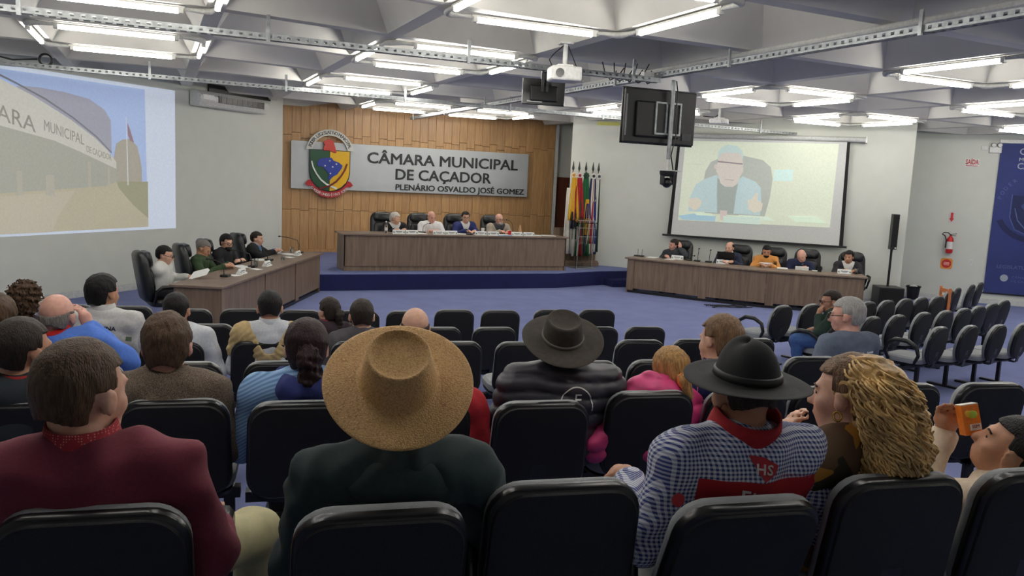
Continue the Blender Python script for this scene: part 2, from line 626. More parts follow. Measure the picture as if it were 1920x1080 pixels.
# sign with the crest on the wood wall
sign = thing('wall_sign', 'long silver sign with black lettering and a coat of arms on the wood wall', 'sign', (5.97, 20.2, 1.86))
def on_sign(z_off):
    return Vector((-5.97, 0.0, -1.86))
SO = Vector((-5.97, 0, -1.86))           # sign-local origin of wall coordinates (X, z), y = 0 at the board face
b = MB(); b.prism([(2.9, 1.86), (9.07, 1.86), (9.07, 2.99), (2.9, 2.99)], 0.04, SO, FX, FU, -0.02)
b.build('board', m_silver, sign, bevel=0.005)
b = MB()
for x in (3.0, 9.0):
    for z in (1.95, 2.9):
        b.cyl(SO + Vector((x, 0.02, z)), SO + Vector((x, 0.1, z)), 0.015)
b.build('standoff', m_steel, sign)
m_ink = mat('sign_lettering', (24, 26, 26), 0.4)
for t_, xa, xb, zc, s_ in (('CÂMARA MUNICIPAL', 4.72, 8.75, 2.665, 0.37), ('DE CAÇADOR', 5.43, 8.0, 2.29, 0.37), ('PLENÁRIO OSVALDO JOSÉ GOMEZ', 5.45, 8.97, 1.98, 0.2)):
    lettering('lettering', t_, s_, m_ink, sign, SO + Vector(((xa + xb) / 2, -0.03, zc)), FX, FU, 0.008, 'CENTER', s_ * 0.016, xb - xa)

def arc_text(name, txt, size, m, parent, c, r, a0, a1, y, inside=False):
    """letters set one by one along an arc; angles in degrees, measured counter-clockwise from +X"""
    vs, fs = [], []
    n = len(txt)
    for i, ch in enumerate(txt):
        if ch == ' ':
            continue
        a = math.radians(a0 + (a1 - a0) * i / (n - 1))
        me = text_polys(ch, size, 'CENTER', 0.003, size * 0.008, 1.0, 2)
        rot = a - PI / 2 if not inside else a + PI / 2
        for v in me.vertices:
            x, z = v.co.x, v.co.y
            X = c[0] + r * math.cos(a) + x * math.cos(rot) - z * math.sin(rot)
            Z = c[1] + r * math.sin(a) + x * math.sin(rot) + z * math.cos(rot)
            vs.append((X, y - v.co.z, Z))
        o = len(vs) - len(me.vertices)
        for p in me.polygons:
            fs.append([o + k for k in p.vertices])
        bpy.data.meshes.remove(me)
    me = bpy.data.meshes.new(name)
    me.from_pydata([tuple(SO + Vector(v)) for v in vs] if parent is sign else vs, [], fs)
    return finish(me, name, m, parent)
def flat(name, pts, t, col, z0, parent=sign, rough=0.35, o=SO, ux=FX, bevel=0.0, emit=0.0):
    b = MB(); b.prism(pts, t, o, ux, FU, z0)
    return b.build(name, mat(name + '_%d_%d_%d_%.2f' % (*col, emit), col, rough, namt=0.02, emit=emit), parent, bevel=bevel)
def arc(c, r, a0, a1, n=24):
    return [(c[0] + r * math.cos(math.radians(a0 + (a1 - a0) * i / n)), c[1] + r * math.sin(math.radians(a0 + (a1 - a0) * i / n))) for i in range(n + 1)]
shieldL = [(3.34, 2.79), (3.81, 2.79), (3.81, 1.83), (3.66, 1.86), (3.53, 1.93), (3.42, 2.04), (3.36, 2.17), (3.34, 2.3)]
shieldR = [(3.81, 2.79), (4.28, 2.79), (4.28, 2.3), (4.26, 2.17), (4.2, 2.04), (4.09, 1.93), (3.96, 1.86), (3.81, 1.83)]
crest_c = (3.81, 2.58)
b = MB(); b.prism([(3.32, 2.81), (4.3, 2.81)] + [(x + (0.02 if x > 3.81 else -0.02 if x < 3.81 else 0), z - 0.02) for x, z in shieldR[2:]] + [(x - 0.02, z - 0.02) for x, z in shieldL[3:]], 0.05, SO, FX, FU, 0.02)
b.build('shield_edge', m_black, sign)
flat('shield_field', shieldL, 0.02, (16, 74, 42), 0.06)
flat('shield_field', shieldR, 0.02, (226, 178, 14), 0.06)
flat('blue_map', [(3.5, 2.47), (3.52, 2.54), (3.58, 2.6), (3.67, 2.61), (3.79, 2.63), (3.85, 2.62), (3.89, 2.56), (4.02, 2.52), (4.11, 2.45), (4.09, 2.38), (4.03, 2.3), (3.98, 2.23), (3.9, 2.19), (3.84, 2.13), (3.79, 2.06), (3.77, 2.13), (3.78, 2.24), (3.7, 2.33), (3.64, 2.4), (3.53, 2.41)], 0.02, (28, 52, 148), 0.08)
b = MB()
for x, z in ((3.8, 2.55), (3.96, 2.48), (3.69, 2.43), (3.87, 2.41), (3.82, 2.25)):
    b.cyl(SO + Vector((x, -0.10, z)), SO + Vector((x, -0.108, z)), 0.018, n=10)
b.build('star_dots', m_white, sign)
def band(pts, w0, w1):
    L, Rr = [], []
    for i, p in enumerate(pts):
        q0, q1 = Vector(pts[max(i - 1, 0)]), Vector(pts[min(i + 1, len(pts) - 1)])
        d = (q1 - q0).normalized(); n = Vector((-d.y, d.x)); w = (w0 + (w1 - w0) * i / (len(pts) - 1)) / 2
        L.append((p[0] + n.x * w, p[1] + n.y * w)); Rr.append((p[0] - n.x * w, p[1] - n.y * w))
    return L + Rr[::-1]
flat('white_blade', band([(3.37, 2.53), (3.41, 2.38), (3.49, 2.23), (3.6, 2.09), (3.73, 1.99), (3.98, 1.89)], 0.028, 0.045), 0.02, (226, 228, 222), 0.085)
flat('red_blade', band([(4.22, 2.5), (4.17, 2.35), (4.08, 2.2), (3.96, 2.06), (3.8, 1.95), (3.56, 1.88)], 0.032, 0.045), 0.02, (112, 24, 18), 0.095)
flat('liberty_cap', [(3.64, 2.79), (3.65, 2.88), (3.68, 2.93), (3.64, 2.96), (3.66, 3.01), (3.73, 3.05), (3.81, 3.06), (3.88, 3.02), (3.92, 2.9), (3.96, 2.76), (3.92, 2.74), (3.8, 2.79)], 0.04, (196, 52, 44), 0.07, bevel=0.006)
flat('motto_arch', arc((3.81, 2.72), 0.575, 8, 172) + arc((3.81, 2.72), 0.43, 168, 12), 0.045, (208, 208, 200), 0.03)
arc_text('arch_lettering', 'PODER LEGISLATIVO MUNICIPAL', 0.11, m_ink, sign, (3.81, 2.72), 0.5, 160, 20, -0.078)
flat('ribbon', [(3.22, 1.99), (3.3, 2.08), (3.36, 2.08), (3.46, 1.94), (3.6, 1.84), (3.81, 1.8), (4.02, 1.84), (4.16, 1.94), (4.26, 2.08), (4.32, 2.06), (4.38, 1.98), (4.3, 1.93), (4.24, 1.94), (4.18, 1.82), (4.02, 1.7), (3.81, 1.66), (3.6, 1.7), (3.44, 1.82), (3.38, 1.94), (3.31, 1.93)], 0.035, (178, 34, 40), 0.04)
arc_text('ribbon_lettering', 'O PODER UNIDO É MAIS FORTE', 0.09, m_white, sign, (3.81, 2.36), 0.628, 228, 312, -0.082, True)

# projected picture on the left wall ------------------------------------------------
LU = Vector((math.sqrt(0.5), math.sqrt(0.5), 0))
LO = Vector((-2.2, 14.6, 0))
pic = thing('projected_picture', 'projected photo of the town hall building with pale border on the left wall', 'projection', tuple(LO + LU * 1.2 + Vector((0, 0, 1.09))))
PO = -(LU * 1.2 + Vector((0, 0, 1.09)))
EM = 0.22
def lp(name, pts, col, z0, em=EM):
    return flat(name, pts, 0.002, col, z0, pic, 0.8, PO, LU, 0.0, em)
lp('light_border', [(-1.3, 1.09), (3.54, 1.09), (3.54, 3.68), (-1.3, 3.68)], (206, 216, 232), 0.004, 0.34)
sky = lp('sky', [(-1.1, 1.13), (2.85, 1.14), (2.81, 3.62), (-1.1, 3.61)], (176, 196, 234), 0.008, 0.3)
lp('drum_wall', [(0.2, 3.36), (0.41, 3.4), (0.68, 3.41), (1.146, 3.39), (1.612, 3.33), (1.923, 3.18), (2.051, 3.01), (2.06, 2.44), (1.245, 2.9)], (180, 182, 196), 0.012, 0.2)
lp('far_tree', [(2.08, 2.3), (2.16, 2.62), (2.3, 2.7), (2.47, 2.72), (2.62, 2.6), (2.68, 2.4), (2.72, 2.2), (2.72, 1.95), (2.08, 1.95)], (190, 186, 172), 0.012, 0.18)
lp('fascia', [(-1.1, 3.5), (-0.4, 3.58), (0.057, 3.46), (0.58, 3.27), (1.245, 2.96), (1.7, 2.7), (1.966, 2.5), (2.15, 2.3), (2.15, 2.18), (1.428, 2.44), (0.933, 2.6), (0.028, 2.77), (-1.1, 2.88)], (214, 214, 204), 0.016, 0.24)
lp('railing', band([(-0.2, 3.6), (0.3, 3.43), (0.8, 3.24), (1.3, 2.99), (1.75, 2.71), (2.05, 2.46)], 0.03, 0.02), (148, 150, 158), 0.019, 0.12)
lp('porch_shade', [(-1.1, 2.88), (0.028, 2.77), (0.933, 2.6), (1.428, 2.44), (2.15, 2.18), (2.15, 1.9), (1.9, 1.86), (-1.1, 1.66)], (186, 188, 176), 0.0165, 0.2)
lp('forecourt', [(-1.1, 1.13), (2.85, 1.14), (2.85, 1.95), (2.15, 1.96), (1.9, 1.88), (-1.1, 1.68)], (200, 194, 170), 0.018, 0.22)
lp('lawn', [(2.15, 1.96), (2.85, 1.97), (2.85, 1.3), (2.5, 1.55), (2.2, 1.84)], (178, 178, 150), 0.020, 0.18)
lp('driveway', [(-1.1, 1.13), (0.85, 1.13), (0.98, 1.4), (1.2, 1.68), (1.3, 1.8), (-1.1, 1.62)], (204, 198, 180), 0.020, 0.24)
for x, z0_, z1_, w in ((0.75, 1.72, 2.05, 0.16), (0.25, 1.72, 2.1, 0.1), (1.55, 1.86, 2.28, 0.06), (1.95, 1.9, 2.2, 0.05)):
    lp('porch_pillar', [(x, z0_), (x + w, z0_), (x + w, z1_), (x, z1_)], (198, 196, 182), 0.021, 0.18)
lp('flag_pole', [(2.385, 1.9), (2.405, 1.9), (2.385, 3.1), (2.37, 3.1)], (214, 216, 220), 0.021, 0.3)
lp('hanging_flag', [(2.4, 3.0), (2.47, 2.85), (2.54, 2.66), (2.46, 2.68), (2.41, 2.78)], (176, 150, 160), 0.022, 0.15)
for t_, xa, xb, z_, s_ in (('CÂMARA', -0.75, 0.62, 2.98, 0.34), ('MUNICIPAL', 0.74, 1.5, 2.73, 0.24), ('DE CAÇADOR', 1.53, 2.05, 2.43, 0.15)):
    lettering('fascia_lettering', t_, s_, mat('fascia_lettering', (176, 174, 164), 0.8, emit=0.1), pic, PO + LU * ((xa + xb) / 2) + Vector((0, 0, z_)) + LU.cross(FU) * 0.0205, LU * 1.0 + Vector((0, 0, -0.26)), FU, 0.0008, 'CENTER', 0, xb - xa)

# air conditioner on the left wall
ac = thing('air_conditioner', 'wide white air conditioner with dark louvre high on the left wall', 'air conditioner', tuple(LO + LU * 4.9 + LU.cross(FU) * 0.02 + Vector((0, 0, 3.45))), PI / 4)
# local: x along wall, y into wall (so room is -y)
b = MB(); b.prism([(0, 0.0), (0.0, 0.3), (-0.16, 0.3), (-0.3, 0.2), (-0.3, 0.1), (-0.24, 0.0)], 2.0, (-1.0, 0, 0), (0, 1, 0), (0, 0, 1))
b.build('casing', m_white, ac, bevel=0.02)
b = MB(); b.box((0.14, -0.295, 0.155), (1.36, 0.05, 0.13))
louv = b.build('louvre_opening', m_black, ac)
for i in range(9):
    b = MB(); b.box((-0.48 + i * 0.155, -0.321, 0.155), (0.008, 0.006, 0.11))
    b.build('louvre_blade', mat('dark_grey_plastic', (58, 60, 62), 0.5), louv)
b = MB(); b.box((-0.82, -0.305, 0.17), (0.3, 0.01, 0.1)); b.build('front_cover', m_white, ac, bevel=0.003)

# thin black box for the dark slot between wall and ceiling at the left
b = MB(); b.box((0, 0, 0), (1.9, 0.03, 0.15))
o = b.build('wall_slot', m_black, None, loc=tuple(LO + LU * 5.35 + LU.cross(FU) * 0.03 + Vector((0, 0, 3.84))), rotz=PI / 4)
tag(o, 'long black slot at the ceiling above the air conditioner', 'vent')

# projection screen on the right-hand wall -----------------------------------------
RU = Vector((math.sqrt(0.5), -math.sqrt(0.5), 0))
RN = RU.cross(FU)
RO = Vector((10.95, 16.2, 0))
scr = thing('projection_screen', 'pull-down projection screen with black edges showing a man in glasses', 'projection screen', tuple(RO + RU * 1.9 + Vector((0, 0, 1.19))))
SO2 = -(RU * 1.9 + Vector((0, 0, 1.19)))
def rp_(name, pts, col, z0, em=0.2, t=0.002):
    if em > 0.1:      # picture washed out by the room lights
        col = tuple(int(c * .62 + w * .38) for c, w in zip(col, (206, 212, 196)))
    return flat(name, pts, t, col, z0, scr, 0.8, SO2, RU, 0.0, em)
rp_('black_edge', [(-0.03, 1.2), (0.06, 1.2), (0.13, 3.44), (0.07, 3.44)], (20, 20, 22), 0.0, 0.0, 0.006)
rp_('black_edge', [(3.72, 1.2), (3.80, 1.2), (3.74, 3.44), (3.68, 3.44)], (20, 20, 22), 0.0, 0.0, 0.006)
rp_('fabric', [(0.05, 1.22), (3.73, 1.22), (3.69, 3.44), (0.12, 3.44)], (206, 208, 205), 0.001, 0.06, 0.003)
b = MB(); b.box(SO2 + RU * 1.87 + Vector((0, 0, 1.2)) + RN * 0.01, (4.02, 0.05, 0.045), -PI / 4); b.build('weight_bar', m_black, scr, bevel=0.006)
b = MB(); b.cyl(SO2 + RU * -0.1 + Vector((0, 0, 3.5)), SO2 + RU * 4.05 + Vector((0, 0, 3.5)), 0.055, n=14); b.build('roller_case', mat('case_grey', (196, 198, 196), 0.5), scr, smooth='auto')
for s_ in (-0.12, 4.06):
    b = MB(); b.box(SO2 + RU * s_ + Vector((0, 0, 3.5)) - RN * 0.06, (0.04, 0.24, 0.14), -PI / 4); b.build('end_bracket', m_white, scr, bevel=0.005)
rp_('picture_light', [(0.2, 1.56), (3.5, 1.6), (3.52, 3.4), (0.24, 3.38)], (210, 218, 196), 0.005, 0.30)
rp_('pictured_chair', [(0.707, 2.3), (0.74, 2.7), (0.85, 2.92), (1.1, 3.04), (1.57, 3.08), (1.98, 3.0), (2.16, 2.85), (2.22, 2.6), (2.2, 2.2), (2.12, 1.75), (0.8, 1.75)], (168, 176, 172), 0.008, 0.20)
rp_('pictured_panel_line', [(0.35, 2.85), (0.7, 2.86), (0.7, 2.865), (0.35, 2.855)], (186, 192, 176), 0.008, 0.2)
rp_('pictured_jacket', [(0.42, 1.78), (0.44, 2.1), (0.55, 2.4), (0.72, 2.52), (1.0, 2.64), (1.2, 2.44), (1.4, 2.45), (1.57, 2.63), (1.86, 2.52), (1.98, 2.4), (2.02, 2.1), (2.02, 1.78)], (176, 206, 220), 0.011, 0.26)
rp_('pictured_shirt', [(1.02, 2.58), (1.2, 2.42), (1.4, 2.42), (1.5, 2.58), (1.46, 2.2), (1.44, 1.78), (1.08, 1.78), (1.04, 2.2)], (150, 164, 166), 0.014, 0.16)
rp_('pictured_face', [(1.0, 2.9), (0.98, 2.72), (1.05, 2.6), (1.1, 2.45), (1.2, 2.38), (1.38, 2.38), (1.48, 2.46), (1.52, 2.62), (1.58, 2.74), (1.56, 2.92), (1.5, 3.15), (1.02, 3.14)], (210, 196, 194), 0.017, 0.26)
rp_('pictured_ear', arc((0.98, 2.82), 0.06, 0, 360, 12)[:-1], (206, 190, 190), 0.0165, 0.24)
rp_('pictured_hair', [(0.98, 2.96), (1.0, 3.14), (1.06, 3.25), (1.2, 3.32), (1.4, 3.29), (1.53, 3.18), (1.56, 2.98), (1.5, 3.1), (1.44, 3.14), (1.12, 3.14), (1.04, 3.08)], (184, 212, 214), 0.02, 0.26)
rp_('pictured_glasses', [(1.0, 2.95), (1.56, 2.91), (1.55, 2.885), (1.31, 2.9), (1.0, 2.92)], (120, 100, 116), 0.022, 0.14)
rp_('pictured_mouth', [(1.18, 2.55), (1.4, 2.54), (1.38, 2.52), (1.2, 2.53)], (190, 166, 166), 0.022, 0.16)
rp_('pictured_hand', [(0.4, 2.0), (0.44, 1.88), (0.56, 1.8), (0.68, 1.88), (0.72, 2.02), (0.6, 2.1), (0.46, 2.08)], (216, 206, 192), 0.018, 0.28)
rp_('pictured_hand', [(1.72, 2.1), (1.8, 2.12), (1.9, 2.28), (1.94, 2.26), (1.94, 2.12), (2.06, 2.04), (2.04, 1.88), (1.9, 1.82), (1.76, 1.9)], (216, 206, 192), 0.018, 0.28)
rp_('pictured_blue_folder', [(0.2, 1.66), (0.55, 1.73), (1.05, 1.7), (1.05, 1.58), (0.3, 1.58)], (140, 190, 222), 0.015, 0.28)
rp_('pictured_paper', [(0.56, 1.76), (0.95, 1.76), (1.0, 1.7), (0.62, 1.7)], (206, 228, 210), 0.019, 0.34)
rp_('pictured_paper', [(1.55, 1.76), (2.2, 1.76), (2.35, 1.67), (1.6, 1.68)], (206, 228, 210), 0.019, 0.34)
rp_('pictured_paper', [(2.6, 1.8), (3.2, 1.82), (3.42, 1.69), (2.8, 1.68)], (206, 230, 210), 0.019, 0.34)
rp_('pictured_name_plate', [(1.22, 1.72), (2.02, 1.73), (2.05, 1.57), (1.22, 1.57)], (196, 222, 216), 0.02, 0.3)
rp_('pictured_wall_tag', [(2.24, 2.8), (2.64, 2.82), (2.64, 2.56), (2.24, 2.56)], (190, 226, 226), 0.009, 0.34)
rp_('pictured_cup', [(1.14, 1.84), (1.3, 1.84), (1.28, 1.62), (1.16, 1.62)], (216, 190, 190), 0.018, 0.26)
# dark slit at the ceiling over the right wall: yellow backdrop strip
b = MB(); b.box(Vector((10.05, 17.30, 3.735)), (1.0, 0.02, 0.08), -PI / 4)
tag(b.build('wall_strip', mat('yellow_paint', (206, 204, 108), 0.6)), 'short yellow strip at the ceiling above the flags', 'wall strip')

# recess wall: exit sign, emergency lamp, extinguisher, switch, banner ---------------
m_red = mat('signal_red', (196, 30, 34), 0.4)
def recess(s_, z, off=0.0):
    return Vector((15.2, 15.1, 0)) + RU * s_ + RN * off + Vector((0, 0, z))
es = thing('exit_sign', 'small red and white exit sign reading SAÍDA on the right-hand wall', 'sign', tuple(recess(2.57, 3.1)))
b = MB(); b.box(RN * 0.006 + Vector((0, 0, 0.08)), (0.3, 0.008, 0.19), -PI / 4); b.build('plate', m_white, es)
lettering('lettering', 'SAÍDA', 0.15, m_red, es, RN * 0.013 + Vector((0, 0, 0.09)), RU, FU, 0.001, 'CENTER', 0.004, 0.26)
b = MB(); b.box(RN * 0.012 + Vector((0, 0, 0.01)), (0.24, 0.004, 0.012), -PI / 4); b.build('underline', m_red, es)
el = thing('emergency_lamp', 'white twin-headed emergency lamp above the exit sign', 'lamp', tuple(recess(2.95, 3.42)), -PI / 4)
b = MB(); b.box((0.05, -0.04, 0.06), (0.24, 0.07, 0.14)); b.build('battery_box', m_white, el, bevel=0.01)
for dx in (0.0, 0.12):
    b = MB(); b.cyl((dx, -0.05, 0.17), (dx, -0.12, 0.16), 0.05, n=12); h = b.build('lamp_head', mat('grey_plastic', (120, 122, 124), 0.4), el, smooth='auto')
    b = MB(); b.cyl((dx, -0.12, 0.16), (dx, -0.125, 0.16), 0.042, n=12); b.build('lens', m_white, h)
b = MB(); b.box((-0.16, -0.02, 0.1), (0.14, 0.03, 0.09)); b.build('socket_plate', m_white, el, bevel=0.004)
fe = thing('fire_extinguisher', 'red fire extinguisher with white label hanging on the right-hand wall', 'fire extinguisher', tuple(recess(2.3, 1.1, 0.13)), -PI / 4)
b = MB(); b.lathe([(0.05, 0), (0.072, 0.015), (0.075, 0.04), (0.075, 0.3), (0.06, 0.35), (0.03, 0.38), (0.025, 0.41)], 20); b.build('cylinder', m_red, fe, smooth='auto')
b = MB(); b.lathe([(0.0765, 0.1), (0.0765, 0.27)], 20); b.build('label', mat('paper_label', (226, 224, 220), 0.6), fe, smooth='auto')
b = MB(); b.box((0, 0, 0.42), (0.03, 0.05, 0.04)); b.bar((0, 0, 0.43), (0.12, 0, 0.46), 0.02, 0.012); b.bar((0, 0, 0.41), (0.11, 0, 0.41), 0.02, 0.01); b.build('valve_lever', m_black, fe)
b = MB(); b.tube([(0, 0, 0.42), (-0.06, -0.02, 0.47), (-0.15, -0.02, 0.47), (-0.18, -0.02, 0.43), (-0.12, -0.03, 0.4), (-0.085, -0.03, 0.3), (-0.085, -0.02, 0.12)], 0.012, 8); b.build('hose', m_black, fe, smooth=True)
b = MB(); b.box((0, 0.09, 0.3), (0.05, 0.03, 0.08)); b.build('wall_hook', m_steel, fe)
ar = thing('arrow_sign', 'small red arrow sign pointing down above the fire extinguisher', 'sign', tuple(recess(2.29, 1.8)))
b = MB(); b.box(RN * 0.006 + Vector((0, 0, 0.12)), (0.12, 0.008, 0.25), -PI / 4); b.build('plate', mat('sign_pale', (214, 205, 205), 0.5), ar)
b = MB(); b.prism([(-0.025, 0.23), (0.025, 0.23), (0.025, 0.1), (0.05, 0.1), (0, 0.02), (-0.05, 0.1), (-0.025, 0.1)], 0.003, (0, 0, 0), RU, FU, 0.011); b.build('arrow', m_red, ar)
rs = thing('warning_sign', 'red and yellow round-cornered sign below the fire extinguisher', 'sign', tuple(recess(2.29, 0.72)))
b = MB(); b.prism(rrect(0.25, 0.25, 0.05, 4, 0, 0.13), 0.006, (0, 0, 0), RU, FU, 0.002); b.build('plate', mat('sign_orange', (224, 150, 60), 0.5), rs)
b = MB(); b.prism(arc((0, 0.13), 0.1, 0, 360, 20)[:-1], 0.003, (0, 0, 0), RU, FU, 0.009); b.build('red_disc', m_red, rs)
for i, z in enumerate((0.16, 0.13, 0.1)):
    b = MB(); b.box(RN * 0.0135 + Vector((0, 0, z)), (0.13 - 0.02 * (i != 1), 0.002, 0.016), -PI / 4); b.build('text_line', mat('sign_text_pale', (236, 190, 170), 0.5), rs)
sw = thing('light_switch', 'small white switch plate on the wall beside the blue banner', 'switch', tuple(recess(2.78, 0.86)))
b = MB(); b.box(RN * 0.006 + Vector((0, 0, 0.06)), (0.08, 0.012, 0.12), -PI / 4); b.build('plate', m_white, sw, bevel=0.003)
b = MB(); b.box(RN * 0.014 + Vector((0, 0, 0.06)), (0.03, 0.006, 0.05), -PI / 4); b.build('rocker', m_base, sw)
# blue banner: hangs from the top of the wall
m_navy = mat('banner_cloth', (44, 56, 118), 0.7, nscale=2, namt=0.06)
m_navy2 = mat('banner_print_dark', (30, 38, 84), 0.7)
m_pale = mat('banner_print_pale', (168, 176, 190), 0.7)
m_mid = mat('banner_print_mid', (84, 98, 150), 0.7)
bn = thing('blue_banner', 'tall dark blue banner with town crest at the right picture edge', 'banner', tuple(recess(3.1, 0.25, 0.03)))
b = MB(); b.prism([(0, 0), (1.65, 0), (1.65, 3.38), (0, 3.38)], 0.004, (0, 0, 0), RU, FU, 0.0); b.build('cloth', m_navy, bn)
b = MB(); b.box(RU * 0.82 + Vector((0, 0, 3.43)) + RN * -0.005, (1.7, 0.03, 0.09), -PI / 4); b.build('top_rail', m_white, bn, bevel=0.01)
b = MB(); b.box(RU * 0.82 + Vector((0, 0, 0.0)) + RN * 0.003, (1.68, 0.02, 0.03), -PI / 4); b.build('bottom_rail', m_black, bn)
for t_, z, s_, w in (('CÂMARA', 3.2, 0.2, 0.86), ('MUNICIPAL DE', 3.03, 0.1, 0.84), ('CAÇADOR', 2.88, 0.19, 0.88)):
    lettering('heading', t_, s_, m_pale, bn, RU * 0.8 + Vector((0, 0, z)) + RN * 0.006, RU, FU, 0.001, 'CENTER', 0.003, w)
b = MB(); b.prism([(x * 1.1 + 0.8, z * 1.1 + 1.85) for x, z in ((-0.4, 0.35), (0.4, 0.35), (0.4, -0.1), (0.3, -0.32), (0, -0.46), (-0.3, -0.32), (-0.4, -0.1))], 0.002, (0, 0, 0), RU, FU, 0.005); b.build('crest_shield', m_navy2, bn)
b = MB(); b.prism(band([(x * 1.1 + 0.8, z * 1.1 + 1.85) for x, z in ((-0.42, 0.37), (-0.42, -0.1), (-0.31, -0.34), (0, -0.48), (0.31, -0.34), (0.42, -0.1), (0.42, 0.37))], 0.015, 0.015), 0.002, (0, 0, 0), RU, FU, 0.006); b.build('crest_outline', m_mid, bn)
b = MB(); b.prism([(x + 0.78, z + 1.9) for x, z in ((-0.25, 0.1), (-0.16, 0.22), (0.05, 0.24), (0.28, 0.1), (0.2, -0.06), (0.05, -0.3), (-0.02, -0.12), (-0.18, 0.02))], 0.002, (0, 0, 0), RU, FU, 0.008); b.build('crest_map', mat('banner_print_map', (58, 70, 126), 0.7), bn)
b = MB(); b.prism([(x + 0.82, z + 2.3) for x, z in ((-0.16, -0.04), (-0.17, 0.12), (-0.05, 0.24), (0.1, 0.2), (0.17, -0.06), (0, -0.02))], 0.002, (0, 0, 0), RU, FU, 0.008); b.build('crest_cap', m_navy2, bn)
b = MB(); b.prism(band([(0.42, 1.95), (0.5, 1.68), (0.68, 1.48), (1.0, 1.36)], 0.02, 0.03), 0.002, (0, 0, 0), RU, FU, 0.01); b.build('crest_blade', m_mid, bn)
b = MB(); b.prism(arc((0.8, 1.98), 0.78, 205, 335, 20) + arc((0.8, 1.98), 0.66, 335, 205, 20), 0.002, (0, 0, 0), RU, FU, 0.007); b.build('crest_ribbon', m_navy2, bn)
def banner_arc(txt, r, a0, a1, cz):
    for i, ch in enumerate(txt):
        if ch == ' ':
            continue
        a = math.radians(a0 + (a1 - a0) * i / (len(txt) - 1))
        ux = RU * math.cos(a - PI / 2) + FU * math.sin(a - PI / 2)
        uy = RU * math.cos(a) + FU * math.sin(a)
        lettering('arc_letter', ch, 0.12, m_mid, bn, RU * (0.8 + r * math.cos(a)) + FU * (cz + r * math.sin(a)) + RN * 0.006, ux, uy, 0.001)
banner_arc('PODER LEGISLATIVO', 0.72, 165, 15, 1.98)
lettering('term_line', 'LEGISLATURA 2025-2028', 0.11, m_mid, bn, RU * 0.83 + FU * 0.62 + RN * 0.006, RU, FU, 0.001, 'CENTER', 0.002, 1.25)
lettering('footer_line', 'CÂMARA MUNICIPAL', 0.07, m_mid, bn, RU * 0.95 + FU * 0.4 + RN * 0.006, RU, FU, 0.001, 'CENTER', 0, 0.85)
lettering('footer_line', 'DE CAÇADOR', 0.07, m_mid, bn, RU * 0.8 + FU * 0.31 + RN * 0.006, RU, FU, 0.001, 'CENTER', 0, 0.55)
b = MB(); b.prism(arc((0.38, 0.37), 0.08, 0, 360, 16)[:-1], 0.002, (0, 0, 0), RU, FU, 0.006); b.build('footer_emblem', m_pale, bn)

# loudspeaker column on its sub, waste bin ---------------------------------------------
sp = thing('column_speaker', 'black column loudspeaker on a pole above a subwoofer box', 'loudspeaker', (14.22, 12.72, 0), math.radians(-30))
b = MB(); b.box((0, 0, 0.22), (0.5, 0.52, 0.44)); b.build('subwoofer', m_black, sp, bevel=0.012)
b = MB(); b.box((0, -0.262, 0.22), (0.44, 0.006, 0.38)); b.build('subwoofer_grille', mat('speaker_grille', (12, 12, 13), 0.8, bump=0.6, bscale=400), sp)
b = MB(); b.cyl((0, 0.05, 0.44), (0, 0.05, 1.25), 0.024); b.build('pole', m_black, sp, smooth='auto')
b = MB(); b.box((0, 0.02, 1.6), (0.13, 0.16, 0.74)); col_ = b.build('column_cabinet', m_black, sp, bevel=0.01)
b = MB(); b.box((0, -0.063, 1.62), (0.11, 0.006, 0.66)); b.build('column_grille', MATS['speaker_grille'], col_)
b = MB(); b.box((0.035, -0.064, 1.265), (0.03, 0.008, 0.03)); b.build('badge', m_white, col_)
bi = thing('waste_bin', 'black waste bin with liner standing by the right-hand wall', 'bin', (16.05, 13.65, 0))
b = MB(); b.lathe([(0.1, 0), (0.12, 0.01), (0.15, 0.3), (0.16, 0.31), (0.14, 0.3), (0.11, 0.03)], 18); b.build('bin_body', m_black, bi, smooth='auto')
b = MB(); b.tube([(0.155 * math.cos(t), 0.155 * math.sin(t), 0.29 + 0.012 * math.sin(5 * t)) for t in [2 * PI * i / 24 for i in range(24)]], 0.014, 6, True); b.build('liner_rim', m_gloss, bi, smooth=True)
b = MB(); b.ell((0, 0, 0.27), (0.1, 0.1, 0.07), 10, 6); b.build('paper_waste', m_white, bi)

